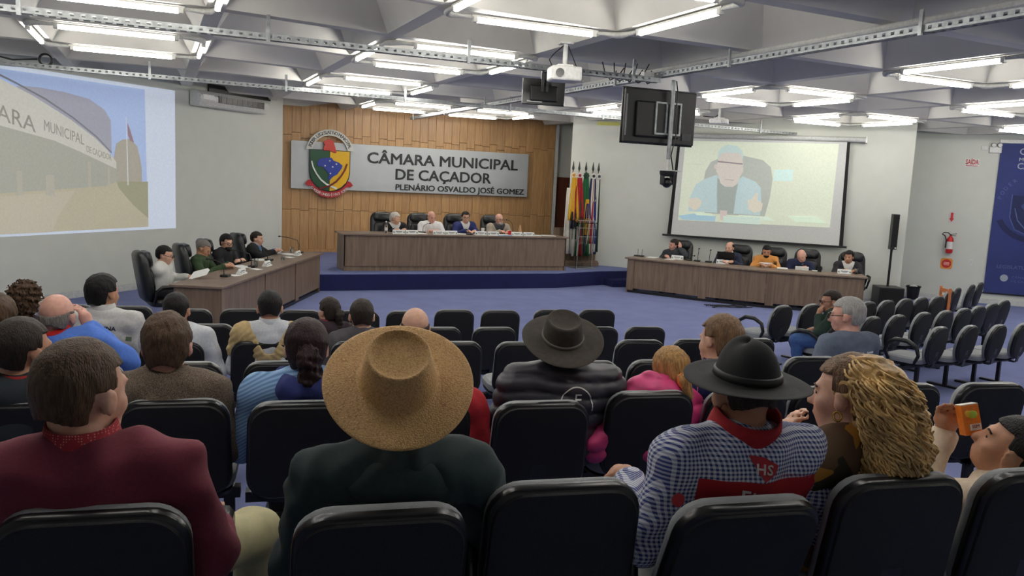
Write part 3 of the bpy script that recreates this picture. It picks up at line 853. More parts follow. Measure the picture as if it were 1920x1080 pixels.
# ---------------------------------------------------------------- ceiling hardware
def tray(name, p0, p1, label, hang_every=1.9, w=0.095, h=0.05, ztop=CEIL):
    p0, p1 = Vector(p0), Vector(p1)
    d = (p1 - p0).normalized(); L = (p1 - p0).length; sd = d.cross(FU)
    t = thing(name, label, 'cable tray', tuple(p0), 0, 'perforated cable trays')
    pitch, gap = 0.09, 0.035
    n = int(L / pitch)
    b = MB()
    for s_ in (-1, 1):      # side webs: upper strip, lower strip, posts between the slots
        c = sd * (s_ * w / 2)
        b.bar(c + FU * (h * 0.5), c + d * L + FU * (h * 0.5), 0.004, h * 0.3)
        b.bar(c - FU * (h * 0.35), c + d * L - FU * (h * 0.35), 0.004, h * 0.35)
        for i in range(n):
            q = c + d * (i * pitch + gap + (pitch - gap) / 2) + FU * (h * 0.1)
            b.bar(q - d * ((pitch - gap) / 2), q + d * ((pitch - gap) / 2), 0.004, h * 0.5)
    b.build('slotted_sides', m_steel, t)['kind'] = 'stuff'
    b = MB()
    for c in (-0.42, 0.42):
        b.bar(sd * (c * w) - FU * (h * 0.52), sd * (c * w) + d * L - FU * (h * 0.52), w * 0.16, 0.003)
    for i in range(n):
        q = d * (i * pitch + pitch / 2) - FU * (h * 0.52)
        b.bar(q - sd * (w * 0.42), q + sd * (w * 0.42), pitch - gap, 0.003, FU)
    b.build('slotted_base', m_steel, t)['kind'] = 'stuff'
    k = int(L / hang_every)
    for i in range(k + 1):
        q = d * min(0.3 + i * hang_every, L - 0.1) + sd * (w / 2 + 0.012)
        b = MB(); b.box(q + FU * ((ztop - p0.z) / 2 - 0.02), (0.035, 0.02, ztop - p0.z + 0.06), math.atan2(d.y, d.x))
        b.build('hanger', m_steel, t)
    return t
tray('cable_tray', (-3.5, 8.5, 3.6), (5.6, 8.72, 3.6), 'nearest cable tray running from the upper left to the projector', 2.1)
tray('cable_tray', (-2.4, 13.6, 3.6), (13.6, 14.55, 3.6), 'far cable tray crossing in front of the wood wall', 2.0)
tray('cable_tray', (5.66, 19.6, 3.66), (5.56, 0.6, 3.66), 'cable tray running from the wood wall towards the upper right corner', 2.4)
# conduit along the beam beside the third tray
b = MB(); b.cyl((5.78, 11.0, 3.76), (5.62, 0.5, 3.76), 0.03, n=10)
tag(b.build('ceiling_conduit', m_fit, None, smooth='auto'), 'pale grey pipe fixed along the beam beside the right cable tray', 'pipe')

# big television seen from behind
tv = thing('hanging_television', 'large black television seen from behind, hung from the cable tray', 'television', (5.79, 8.95, 3.17), math.radians(-2))
b = MB(); b.box((0, 0, 0.02), (1.02, 0.06, 0.66)); m_tv = mat('tv_back_black', (11, 11, 12), 0.45); b.build('back_cover', m_tv, tv, bevel=0.012)
b = MB(); b.box((0, 0.035, 0.02), (1.05, 0.02, 0.69)); b.build('bezel', m_gloss, tv, bevel=0.006)
b = MB(); b.box((-0.05, -0.05, -0.02), (0.62, 0.05, 0.44)); b.build('electronics_bulge', m_tv, tv, bevel=0.02)
fr = MB()
for dx in (-0.1, 0.05, 0.25):
    fr.box((dx, -0.085, 0.0), (0.022, 0.02, 0.4))
for dz in (-0.19, 0.19):
    fr.box((0.075, -0.085, dz), (0.37, 0.02, 0.022))
fr.build('mount_frame', m_steel, tv)
b = MB(); b.box((0.39, -0.035, -0.21), (0.14, 0.012, 0.09)); b.build('port_panel', mat('dark_grey_plastic', (58, 60, 62), 0.5), tv)
b = MB(); b.box((-0.49, -0.034, 0.02), (0.02, 0.006, 0.5)); b.build('side_strip', mat('grey_plastic', (120, 122, 124), 0.4), tv)
b = MB(); b.cyl((0.1, -0.12, 0.47), (0.1, -0.12, -0.5), 0.028); pole_ = b.build('hanging_pole', m_steel, tv, smooth='auto')
b = MB(); b.tube([(0.12, -0.15, 0.46), (0.15, -0.16, 0.3), (0.13, -0.16, 0.0), (0.16, -0.16, -0.2), (0.11, -0.16, -0.45), (0.16, -0.16, -0.66)], 0.008, 6); b.build('cable', m_black, pole_, smooth=True)
ptz = thing('dome_camera', 'black pan-tilt camera hanging on the pole below the large television', 'camera', (5.89, 8.83, 2.36))
b = MB(); b.cyl((0, 0, 0.42), (0, 0, 0.18), 0.018); b.build('drop_rod', m_white, ptz)
b = MB(); b.box((0, 0, 0.172), (0.3, 0.16, 0.012)); b.build('mount_plate', m_white, ptz, bevel=0.003)
b = MB(); b.lathe([(0.06, 0.1), (0.09, 0.11), (0.1, 0.14), (0.1, 0.165)], 20); b.build('base_ring', m_black, ptz, smooth='auto')
b = MB(); b.box((-0.07, 0, 0.06), (0.025, 0.08, 0.13)); b.build('yoke_arm', m_black, ptz, bevel=0.008)
b = MB(); b.box((0.07, 0, 0.06), (0.025, 0.08, 0.13)); b.build('yoke_arm', m_black, ptz, bevel=0.008)
b = MB(); b.ell((0, 0, 0.02), (0.058, 0.07, 0.065), 16, 10); h = b.build('camera_head', m_black, ptz, smooth=True)
b = MB(); b.cyl((0, 0.05, 0.02), (0, 0.09, 0.02), 0.035, n=14); b.build('lens', m_gloss, h, smooth='auto')
# small monitor hung behind the projector
tv2 = thing('hanging_monitor', 'small black monitor seen from behind, hanging left of the television', 'monitor', (4.12, 8.84, 3.26), math.radians(-12))
tv2.scale = (.9, .9, .9)
b = MB(); b.box((0, 0, 0.1), (0.56, 0.035, 0.33)); b.build('back_cover', m_gloss, tv2, bevel=0.01)
b = MB(); b.box((0, -0.03, 0.08), (0.36, 0.04, 0.2)); b.build('electronics_bulge', m_tv, tv2, bevel=0.015)
b = MB(); b.box((-0.12, -0.02, -0.02), (0.2, 0.006, 0.022)); b.build('port_label', m_white, tv2)
b = MB(); b.cyl((0.03, -0.05, 0.1), (0.03, -0.05, 0.4), 0.02); b.cyl((-0.03, -0.05, 0.1), (-0.03, -0.05, 0.4), 0.02); b.box((0, -0.05, 0.3), (0.1, 0.03, 0.1)); b.build('hanging_arm', m_black, tv2)

def projector(loc, rz, label, big=True):
    p = thing('ceiling_projector', label, 'projector', loc, rz)
    if big:
        b = MB(); b.box((0, 0, 0), (0.33, 0.28, 0.15)); bd = b.build('housing', m_white, p, bevel=0.02)
        b = MB(); b.box((0.166, 0, -0.005), (0.008, 0.25, 0.12)); b.build('vent_panel', mat('dark_grey_plastic', (58, 60, 62), 0.5), bd)
        top = CEIL - loc[2]
        b = MB(); b.cyl((0, 0, 0.07), (0, 0, top), 0.025); b.box((0, 0, 0.09), (0.16, 0.12, 0.02)); b.box((0, 0, top - 0.01), (0.14, 0.14, 0.02)); b.build('ceiling_mount', m_white, p)
        b = MB(); b.tube([(-0.02, 0, top - 0.03), (-0.12, 0.03, top - 0.12), (-0.16, 0.05, 0.15), (-0.1, 0.1, 0.06)], 0.006, 6); b.tube([(0.02, 0, top - 0.02), (0.09, 0.05, 0.2), (0.14, 0.06, 0.1)], 0.005, 6); b.build('cables', m_black, p)
        b = MB(); b.cyl((-0.08, -0.14, 0), (-0.08, -0.16, 0), 0.045, n=14); b.build('lens', m_gloss, bd)
    else:
        b = MB(); b.box((0, 0, 0), (0.34, 0.24, 0.09)); bd = b.build('housing', m_white, p, bevel=0.02)
        top = CEIL - loc[2]
        b = MB(); b.cyl((0, 0, 0.04), (0, 0, top), 0.02); b.box((0, 0, 0.06), (0.2, 0.1, 0.02)); b.build('ceiling_mount', m_white, p)
        b = MB(); b.tube([(0, 0.03, top - 0.1), (-0.08, 0.03, top - 0.16), (-0.1, 0.04, 0.08), (-0.3, 0.1, top - 0.14)], 0.008, 6); b.build('cables', m_black, p)
        b = MB(); b.cyl((0.08, -0.12, 0), (0.08, -0.13, 0), 0.035, n=12); b.build('lens', m_gloss, bd)
    return p
projector((4.0, 8.08, 3.47), math.radians(-14), 'boxy white projector hanging from the ceiling in the upper centre')
projector((9.55, 12.75, 3.56), math.radians(-40), 'small white projector hanging in front of the right-hand screen', False)
# coil of cable and junction on the far tray at the left
cc = thing('cable_coil', 'black coil of cable lying on the tray above the projected picture', 'cable', (-1.45, 13.66, 3.6))
for k in range(3):
    b = MB(); b.tube([(0.08 * math.cos(t), 0.03 * k - 0.03, 0.1 + 0.08 * math.sin(t)) for t in [2 * PI * i / 20 for i in range(20)]], 0.012, 6, True); b.build('cable_loop', m_black, cc, smooth=True)
b = MB(); b.tube([(-0.1, 0, 0.1), (-0.4, -0.05, 0.06), (-0.8, -0.2, 0.12), (-1.2, -0.35, 0.17)], 0.012, 6); b.build('loose_end', m_black, cc, smooth=True)
jb = thing('cable_bundle', 'tangle of black cables at the tray junction beside the television', 'cable', (5.35, 8.8, 3.66))
for k in range(5):
    x = -0.5 + 0.13 * k
    b = MB(); b.tube([(x, -0.05 * k, 0.1), (x + 0.03, -0.02, -0.02 - 0.05 * (k % 2)), (x + 0.12, 0, -0.1), (x + 0.24, 0.02, -0.04), (x + 0.3, 0, 0.06)], 0.007, 6); b.build('cable', m_black, jb, smooth=True)
b = MB(); b.box((0.1, -0.05, 0.0), (0.14, 0.08, 0.07)); b.build('junction_box', m_white, jb, bevel=0.005)
# ---------------------------------------------------------------- desks
def off_poly(pts, d):
    """offset an open polyline to its left by d, mitred"""
    P = [Vector((p[0], p[1])) for p in pts]
    ns = []
    for i in range(len(P) - 1):
        e = (P[i + 1] - P[i]).normalized(); ns.append(Vector((-e.y, e.x)))
    out = []
    for i, p in enumerate(P):
        if i == 0: n = ns[0]
        elif i == len(P) - 1: n = ns[-1]
        else:
            n = ns[i - 1] + ns[i]; n = n * (1.0 / max(0.3, n.dot(ns[i])))
        out.append((p.x + n.x * d, p.y + n.y * d))
    return out
def desk(label, pts, depth, z0, h=0.76, splits=None, over=0.05, plinth=True, posts=True):
    root = thing('bench_desk', label, 'desk', (pts[0][0], pts[0][1], z0))
    O = Vector((-pts[0][0], -pts[0][1], 0))
    e0 = (Vector(pts[1]) - Vector(pts[0])).normalized(); e1 = (Vector(pts[-1]) - Vector(pts[-2])).normalized()
    tp = [tuple(Vector(pts[0]) - e0 * over)] + list(pts[1:-1]) + [tuple(Vector(pts[-1]) + e1 * over)]
    f = off_poly(tp, -over); bk = off_poly(tp, depth)
    b = MB(); b.prism(f + bk[::-1], 0.032, O, (1, 0, 0), (0, 1, 0), h - 0.032)
    b.build('worktop', m_lamtop, root, bevel=0.003, seg=1)
    for i in range(len(pts) - 1):
        a, c = Vector(pts[i]), Vector(pts[i + 1]); e = (c - a).normalized(); L = (c - a).length; n = Vector((-e.y, e.x))
        k = max(1, round(L / (splits or 10)))
        for j in range(k):
            q0 = a + e * (L * j / k + 0.004); q1 = a + e * (L * (j + 1) / k - 0.004)
            b = MB(); b.prism([(0, 0), ((q1 - q0).length, 0), ((q1 - q0).length, 0.02), (0, 0.02)], h - 0.032 - 0.1, O + Vector((q0.x, q0.y, 0)), (e.x, e.y, 0), (n.x, n.y, 0), 0.1)
            b.build('front_panel', m_lam, root)
            if posts and j == 0:
                pc = q0 + n * -0.01
                b = MB(); b.prism([(0, -0.004), (0.16, -0.004), (0.16, 0.02), (0, 0.02)], h - 0.032 - 0.06, O + Vector((pc.x, pc.y, 0)), (e.x, e.y, 0), (n.x, n.y, 0), 0.06)
                b.build('front_stile', m_lam, root)
        b = MB(); q = a + n * 0.03
        b.prism([(0.004, 0), (L - 0.004, 0), (L - 0.004, 0.02), (0.004, 0.02)], 0.098 if plinth else 0.05, O + Vector((q.x, q.y, 0)), (e.x, e.y, 0), (n.x, n.y, 0), 0.0)
        b.build('plinth', m_lam if plinth else m_black, root)
    for i, (p, e, s_) in enumerate(((pts[0], e0, 1), (pts[-1], e1, -1))):
        n = Vector((-e.y, e.x)); p = Vector(p) + e * (0.0 if s_ > 0 else -0.025)
        b = MB(); b.prism([(0, 0), (0.025, 0), (0.025, depth - 0.04), (0, depth - 0.04)], h - 0.034, O + Vector((p.x, p.y, 0)), (e.x, e.y, 0), (n.x, n.y, 0), 0.0)
        b.build('end_panel', m_lam, root)
    return root
DAIS = 0.33
desk('long brown desk raised on the blue dais under the sign', [(3.42, 16.45), (8.42, 16.45)], 0.72, DAIS, splits=10, posts=False)
desk('long brown desk on the left beneath the projected picture', [(0.74, 11.31), (1.49, 12.95), (2.16, 14.37), (2.83, 15.78)], 0.66, 0.0, plinth=False)
desk('bent brown desk on the right below the projection screen', [(9.36, 15.32), (10.27, 13.97), (11.15, 12.95), (12.62, 11.86)], 0.66, 0.0, plinth=False)

# ---------------------------------------------------------------- leather chairs behind the desks
m_leather = mat('black_leather', (24, 26, 29), 0.34, nscale=14, namt=0.1, bump=0.25, bscale=40)
def pillow(b, outline, rings, curve=0.0, axis_fn=None):
    """rings of a scaled outline (x, z) at depths y; closed at both ends"""
    cx = sum(p[0] for p in outline) / len(outline); cz = sum(p[1] for p in outline) / len(outline)
    n = len(outline); vs, fs = [], []
    for s_, y in rings:
        for x, z in outline:
            X, Z = cx + (x - cx) * s_, cz + (z - cz) * s_
            p = (X, y + curve * X * X, Z)
            vs.append(axis_fn(p) if axis_fn else p)
    for i in range(len(rings) - 1):
        for k in range(n):
            fs.append((i * n + k, i * n + (k + 1) % n, (i + 1) * n + (k + 1) % n, (i + 1) * n + k))
    m = len(rings)
    vs.append(tuple(sum((Vector(v) for v in vs[:n]), Vector()) / n)); vs.append(tuple(sum((Vector(v) for v in vs[(m - 1) * n:m * n]), Vector()) / n))
    for k in range(n):
        fs.append((len(vs) - 2, (k + 1) % n, k)); fs.append((len(vs) - 1, (m - 1) * n + k, (m - 1) * n + (k + 1) % n))
    b._add(vs, fs)
def tilt_fn(y0, z0, a):
    ca, sa = math.cos(a), math.sin(a)
    def f(p):
        y, z = p[1] - y0, p[2] - z0
        return (p[0], y0 + y * ca - z * sa, z0 + y * sa + z * ca)
    return f
def make_boss_chair():
    root = thing('boss_chair', 'x', 'chair')
    tf = tilt_fn(-0.22, 0.45, math.radians(9))
    out = [(x, z) for x, z in rrect(0.56, 0.70, 0.16, 6, 0, 0.80)]
    out = [(x * (0.93 + 0.12 * (1.15 - z) / 0.7), z) for x, z in out]
    b = MB(); pillow(b, out, [(0.5, -0.33), (0.9, -0.325), (0.985, -0.30), (1.0, -0.27), (0.99, -0.235), (0.93, -0.205), (0.6, -0.19)], 0.18, tf); b.build('backrest', m_leather, root, smooth=True)
    b = MB(); pillow(b, rrect(0.46, 0.2, 0.085, 6, 0, 1.03), [(0.5, -0.26), (0.95, -0.22), (1.0, -0.185), (0.95, -0.145), (0.5, -0.125)], 0.18, tf); b.build('headrest', m_leather, root, smooth=True)
    b = MB(); pillow(b, rrect(0.44, 0.34, 0.1, 6, 0, 0.74), [(0.5, -0.24), (0.96, -0.21), (1.0, -0.19), (0.94, -0.165), (0.5, -0.155)], 0.18, tf); b.build('lumbar_pad', m_leather, root, smooth=True)
    b = MB(); pillow(b, rrect(0.52, 0.5, 0.14, 6, 0, 0.0), [(0.5, 0), (0.93, 0.01), (1, 0.04), (0.99, 0.085), (0.9, 0.11), (0.5, 0.12)], 0.0, lambda p: (p[0], p[2] + 0.0, 0.37 + p[1])); b.build('seat', m_leather, root, smooth=True)
    for s_ in (-1, 1):
        b = MB(); b.tube([(s_ * 0.28, -0.22, 0.42), (s_ * 0.31, -0.2, 0.6), (s_ * 0.31, -0.12, 0.66), (s_ * 0.31, 0.12, 0.655), (s_ * 0.3, 0.17, 0.6), (s_ * 0.27, 0.1, 0.42)], 0.02, 8, radii=[0.018, 0.02, 0.03, 0.03, 0.022, 0.018]); b.build('armrest', m_black, root, smooth=True)
    b = MB(); b.cyl((0, 0, 0.12), (0, 0, 0.38), 0.03); b.build('gas_column', m_black, root, smooth='auto')
    for k in range(5):
        a = 2 * PI * k / 5 + 0.3
        b = MB(); b.bar((0.02 * math.cos(a), 0.02 * math.sin(a), 0.12), (0.3 * math.cos(a), 0.3 * math.sin(a), 0.075), 0.04, 0.03); b.ell((0.3 * math.cos(a), 0.3 * math.sin(a), 0.03), (0.03, 0.03, 0.03), 8, 6); b.build('base_leg', m_black, root)
    return root
boss0 = None
def boss(loc, deg, label, group):
    global boss0
    if boss0 is None:
        boss0 = make_boss_chair(); o = boss0
    else:
        o = copy_tree(boss0)
    o.location = loc; o.rotation_euler = (0, 0, math.radians(deg)); tag(o, label, 'chair', group)
    return o
G1 = 'black leather armchairs behind the desks'
boss((4.6, 17.62, DAIS), 186, 'black leather armchair under the white-haired man on the dais', G1)
boss((5.43, 17.62, DAIS), 184, 'black leather armchair under the man in the white T-shirt', G1)
boss((6.26, 17.62, DAIS), 178, 'black leather armchair under the man in the blue suit', G1)
boss((7.16, 17.62, DAIS), 176, 'black leather armchair under the bearded man in the beige jacket', G1)
boss((0.10, 12.27, 0), -78, 'tall black leather armchair at the near end of the left desk', G1)
boss((0.63, 13.44, 0), -78, 'tall black leather armchair under the man in the green sweater', G1)
boss((1.0, 14.3, 0), -80, 'tall black leather armchair under the bearded man in black glasses', G1)
boss((1.62, 15.66, 0), -76, 'tall black leather armchair at the far end of the left desk', G1)
boss((10.66, 15.42, 0), 125, 'black leather armchair at the left end of the right-hand desk', G1)
boss((11.5, 14.35, 0), 131, 'black leather armchair under the man behind the laptop', G1)
boss((12.0, 13.8, 0), 135, 'black leather armchair under the man in the orange sweater', G1)
boss((12.62, 13.42, 0), 140, 'black leather armchair under the bald man in navy', G1)
boss((13.32, 12.85, 0), 143, 'black leather armchair at the right end of the right-hand desk', G1)

# ---------------------------------------------------------------- audience chairs
m_fabric = mat('grey_chair_fabric', (148, 151, 153), 0.9, nscale=8, namt=0.06, bump=0.3, bscale=300)
m_rim = mat('chair_rim_plastic', (20, 21, 23), 0.28)
m_back = mat('chair_back_fabric', (15, 16, 20), 0.62, nscale=160, namt=0.25, bump=0.2, bscale=260)
def chair_parts(rec, round_back):
    """mesh parts of one audience chair; rec = extra recline in degrees"""
    tf = tilt_fn(-0.2, 0.42, math.radians(10 + rec))
    if round_back:
        out = rrect(0.46, 0.47, 0.19, 7, 0, 0.63)
        out = [(x * (1.0 if z > 0.6 else 1 - 0.5 * (0.6 - z)), z) for x, z in out]
    else:
        out = rrect(0.465, 0.46, 0.10, 6, 0, 0.63)
        out = [(x * (0.97 + 0.1 * (0.86 - z)), z) for x, z in out]
    P = {}
    b = MB(); pillow(b, out, [(0.97, -0.235), (0.985, -0.222), (0.98, -0.208), (0.95, -0.196), (0.82, -0.188), (0.4, -0.185)], 0.2, tf); P['back_cushion'] = (b, m_fabric)
    b = MB(); pillow(b, out, [(0.90, -0.268), (0.955, -0.266), (0.99, -0.258), (1.0, -0.246), (0.995, -0.234), (0.93, -0.228)], 0.2, tf); P['back_rim'] = (b, m_rim)
    b = MB(); pillow(b, out, [(0.3, -0.278), (0.8, -0.277), (0.925, -0.274), (0.945, -0.267), (0.945, -0.26)], 0.2, tf); P['back_panel'] = (b, m_back)
    b = MB(); pillow(b, rrect(0.47, 0.46, 0.13, 6, 0, 0.02), [(0.6, 0.0), (0.96, 0.01), (1.0, 0.035), (0.985, 0.065), (0.9, 0.085), (0.5, 0.09)], 0.0, lambda p: (p[0], p[2] + 0.0, 0.375 + p[1] - 0.25 * max(0, p[2] - 0.15) ** 2)); P['seat'] = (b, m_fabric)
    b = MB(); pillow(b, rrect(0.46, 0.45, 0.13, 6, 0, 0.02), [(0.7, -0.03), (0.95, -0.02), (1.0, 0.005), (0.9, 0.01)], 0.0, lambda p: (p[0], p[2], 0.37 + p[1])); P['seat_shell'] = (b, m_rim)
    b = MB(); b.bar((0, -0.1, 0.345), (0, -0.25, 0.345), 0.07, 0.012); b.bar(tf((0, -0.27, 0.36)), tf((0, -0.272, 0.56)), 0.07, 0.012, (0, 1, 0)); P['back_bracket'] = (b, m_rim)
    b = MB(); b.box((0, 0.0, 0.315), (0.5, 0.06, 0.05)); P['beam'] = (b, m_black)
    b = MB(); b.box((0.2, 0.0, 0.16), (0.05, 0.04, 0.3)); b.box((0.2, 0.0, 0.012), (0.06, 0.42, 0.024)); P['leg'] = (b, m_black)
    return P
CH_MESH = {}
def chair_meshes(rec, rb):
    k = (rec, rb)
    if k not in CH_MESH:
        d = {}
        for n, (b, m_) in chair_parts(rec, rb).items():
            o = b.build(n, m_, None, smooth='auto'); d[n] = o.data; bpy.data.objects.remove(o)
        CH_MESH[k] = d
    return CH_MESH[k]
ARM = None
def arm_mesh():
    global ARM
    if ARM is None:
        b = MB(); b.tube([(0, -0.16, 0.40), (0, -0.2, 0.5), (0, -0.17, 0.6), (0, -0.06, 0.655), (0, 0.08, 0.655), (0, 0.17, 0.6), (0, 0.2, 0.5), (0, 0.15, 0.4)], 0.022, 8, radii=[0.018, 0.022, 0.026, 0.03, 0.03, 0.026, 0.022, 0.018])
        o = b.build('armrest', m_rim, None, smooth=True); ARM = o.data; bpy.data.objects.remove(o)
    return ARM
def audience_chair(bx, by, z, deg, label, group, rec=0, rb=False, arms=()):
    """bx, by: where the top of the backrest stands"""
    a = math.radians(deg)
    d = 0.33 + 0.004 * rec
    loc = (bx - math.sin(a) * d, by + math.cos(a) * d, z)
    t = thing('audience_chair', label, 'chair', loc, a, group)
    for n, me in chair_meshes(rec, rb).items():
        o = bpy.data.objects.new(n, me); C.objects.link(o); o.parent = t
    for s_ in arms:
        o = bpy.data.objects.new('armrest', arm_mesh()); C.objects.link(o); o.parent = t; o.location = (s_ * 0.27, 0.0, 0)
    return t
ORD = ['first', 'second', 'third', 'fourth', 'fifth', 'sixth', 'seventh', 'eighth', 'ninth', 'tenth', 'eleventh', 'twelfth']
T1, T2, T3, T4 = 0.167, 0.333, 0.5, 0.667
row_specs = [
    ('front centre row', 0.0, [(-0.85, 9.4), (-0.29, 9.26), (0.28, 9.0), (0.80, 8.93), (1.38, 8.79), (1.98, 8.68), (2.5, 8.6), (3.06, 8.62), (3.58, 8.51), (4.22, 8.47), (4.78, 8.41)], {}),
    ('second centre row', 0.0, [(-0.29, 8.3), (0.43, 8.11), (1.5, 7.85), (2.55, 7.62), (3.11, 7.53), (4.22, 7.38), (4.76, 7.31)], {2: 'woman with the maroon collar'}),
    ('third centre row', T1, [(-0.45, 6.6), (0.08, 6.51), (0.72, 6.45), (1.45, 6.28), (2.2, 6.15), (2.75, 6.04), (3.82, 5.93), (4.36, 5.87), (4.93, 5.81)], {0: 'dark-haired man in the white shirt', 1: 'man with the red collar', 2: 'man with the beige scarf', 3: 'man in the grey jacket'}),
    ('fourth centre row', T2, [(-0.95, 5.25), (-0.42, 5.18), (0.12, 5.09), (0.68, 5.0), (1.6, 4.8), (2.58, 4.62), (3.1, 4.55), (3.66, 4.5), (4.31, 4.41)], {0: 'person with the round brown hair', 1: 'bald man in the blue shirt', 4: 'balding man behind the straw hat'}),
    ('fifth centre row', T3, [(-0.52, 3.78), (0.05, 3.65), (0.56, 3.5), (1.07, 3.4), (1.6, 3.25), (2.21, 3.29), (2.72, 3.2), (3.22, 3.15), (3.7, 3.1), (4.25, 3.0)], {0: 'man in the dark jacket', 1: 'man in the tweed jacket', 2: 'woman in the light blue sweater', 3: 'person with the red sleeve', 4: 'man in the quilted jacket', 5: 'girl in pink', 6: 'woman in the plaid shirt'}),
    ('nearest row', T4, [(-0.16, 2.09), (0.52, 1.95), (1.04, 1.93), (1.53, 1.755), (2.06, 1.69), (2.56, 1.6)], {0: 'man in the maroon shirt', 1: 'man in the straw hat', 3: 'man in the checked shirt', 4: 'woman with the long curls', 5: 'boy with the juice carton'}),
]
for rn, z, pts, occ in row_specs:
    for i, (x, y) in enumerate(pts):
        if i in occ:
            lab = 'black audience chair in the %s under the %s' % (rn, occ[i])
        else:
            lab = 'empty black audience chair, %s from the left in the %s' % (ORD[i], rn)
        rec = {1: 7, 3: 12}.get(i, 0) if rn == 'nearest row' else 0
        arms = ()
        if rn == 'nearest row':
            arms = {0: (1,), 1: (1,), 2: (), 3: (-1,), 4: (1,), 5: ()}[i]
        audience_chair(x, y, z, -9, lab, 'black chairs of the centre block', rec, False, arms)
right_specs = [
    ('front row of the right block', [(7.59, 8.4), (8.14, 8.46), (8.72, 8.5), (9.25, 8.54), (9.7, 8.62), (10.18, 8.72), (10.62, 8.82), (11.06, 8.9)], {}),
    ('second row of the right block', [(7.62, 7.42), (8.18, 7.46), (8.68, 7.52), (9.28, 7.64), (9.77, 7.71), (10.29, 7.84), (10.8, 8.0), (11.32, 8.18), (11.9, 8.42)], {0: 'man in the green jacket'}),
    ('third row of the right block', [(8.47, 6.73), (8.98, 6.73), (9.46, 6.71), (9.96, 6.74)], {}),
]
for rn, pts, occ in right_specs:
    for i, (x, y) in enumerate(pts):
        if i in occ:
            lab = 'round-backed chair in the right block under the %s' % occ[i]
        else:
            lab = 'empty round-backed black chair, %s from the left in the %s' % (ORD[i], rn)
        audience_chair(x, y, 0.0, 16, lab, 'round-backed chairs of the right block', 0, True, (-1,) if i == 0 else ())
for i, (x, y) in enumerate(((12.0, 9.45), (12.55, 9.75), (13.35, 10.1), (13.9, 10.35))):
    audience_chair(x, y, 0.0, 26, 'empty round-backed chair, %s from the left before the blue banner' % ORD[i], 'round-backed chairs of the right block', 0, True)
audience_chair(8.62, 5.05, 0.0, 16, 'round-backed chair with grey seat at the right picture edge', 'round-backed chairs of the right block', 0, True, (-1,))
audience_chair(5.2, 4.84, T1, -5, 'black chair under the grey-haired man in the slate T-shirt', 'black chairs of the centre block', 0, True, (-1,))

# orange wooden chair half hidden in the right block
oc = thing('wooden_chair', 'orange-brown wooden chair half hidden among the black chairs at right', 'chair', (11.75, 9.6, 0), math.radians(60))
m_or = mat('orange_wood', (186, 112, 66), 0.5, nscale=6, namt=0.1)
b = MB(); b.box((0, 0, 0.44), (0.42, 0.42, 0.03)); b.build('seat', m_or, oc, bevel=0.008)
for z in (0.6, 0.72, 0.84):
    b = MB(); b.box((0, -0.2, z), (0.42, 0.02, 0.07)); b.build('back_slat', m_or, oc, bevel=0.005)
for sx in (-1, 1):
    for sy, h in ((-1, 0.9), (1, 0.43)):
        b = MB(); b.box((sx * 0.19, sy * 0.19, h / 2), (0.035, 0.035, h)); b.build('leg', m_or, oc, bevel=0.004)

# ---------------------------------------------------------------- things on the desks
m_paper = mat('paper', (232, 233, 230), 0.8, namt=0.01)
m_glass = mat('clear_glass', (240, 245, 245), 0.03, trans=1.0, namt=0.0)
m_plate = mat('name_plate_white', (222, 224, 222), 0.5)
def name_plate(x, y, z, deg, label, grp):
    t = thing('name_plate', label, 'name plate', (x, y, z), math.radians(deg), grp)
    b = MB(); b.prism([(-0.045, 0), (0.0, 0.085), (0.003, 0.085), (0.05, 0)], 0.26, (-0.13, 0, 0), (0, 1, 0), (0, 0, 1)); b.build('folded_card', m_plate, t)
    # print on the face turned away from the speaker (local -y)
    for dz, w, hh in ((0.05, 0.14, 0.016), (0.028, 0.1, 0.008)):
        y_ = -0.045 * (1 - dz / 0.085) - 0.002
        b = MB(); b.box((0, y_, dz), (w, 0.002, hh), 0, -0.49); b.build('printed_line', mat('print_grey', (110, 114, 118), 0.6), t)
    for s_ in (-1, 1):
        b = MB(); b.box((s_ * 0.105, -0.029, 0.035), (0.03, 0.002, 0.035), 0, -0.49); b.build('printed_emblem', mat('print_green_grey', (128, 138, 126), 0.6), t)
def mic(x, y, z, deg, label, lean=0.16, h=0.3):
    t = thing('desk_microphone', label, 'microphone', (x, y, z), math.radians(deg), 'gooseneck microphones on the desks')
    b = MB(); b.prism([(-0.07, -0.06), (0.07, -0.06), (0.055, 0.06), (-0.055, 0.06)], 0.03, (0, 0, 0), (1, 0, 0), (0, 1, 0)); b.build('base', m_black, t, bevel=0.008)
    pts = [(0, 0.02, 0.02), (0, 0.02, h * 0.5), (0, 0.05, h * 0.8), (0, lean * 0.7, h * 0.96), (0, lean + 0.02, h)]
    b = MB(); b.tube(pts, 0.006, 6); b.build('gooseneck', m_black, t, smooth=True)
    b = MB(); b.ell((0, lean + 0.04, h), (0.016, 0.026, 0.016), 10, 6); b.build('capsule', m_black, t, smooth=True)
def glass(x, y, z, label, h=0.12, fill=True):
    t = thing('water_glass', label, 'glass', (x, y, z), 0, 'water glasses on the desks')
    b = MB(); b.lathe([(0.03, 0), (0.036, h), (0.033, h), (0.027, 0.008)], 16); b.build('tumbler', m_glass, t, smooth='auto')
    b = MB(); b.lathe([(0.0275, 0.009), (0.031, h * 0.6)], 16); b.build('water', mat('water', (225, 236, 238), 0.02, trans=1.0, namt=0), t, smooth='auto')
def paper(x, y, z, deg, label, w=0.21, d=0.297, n=1):
    t = thing('paper_stack', label, 'paper', (x, y, z), math.radians(deg), 'papers on the desks')
    for k in range(n):
        b = MB(); b.box((0, 0, 0.002 + 0.004 * k), (w, d, 0.004), 0.06 * k); b.build('sheet', m_paper, t)
DZ = DAIS + 0.76 + 0.001
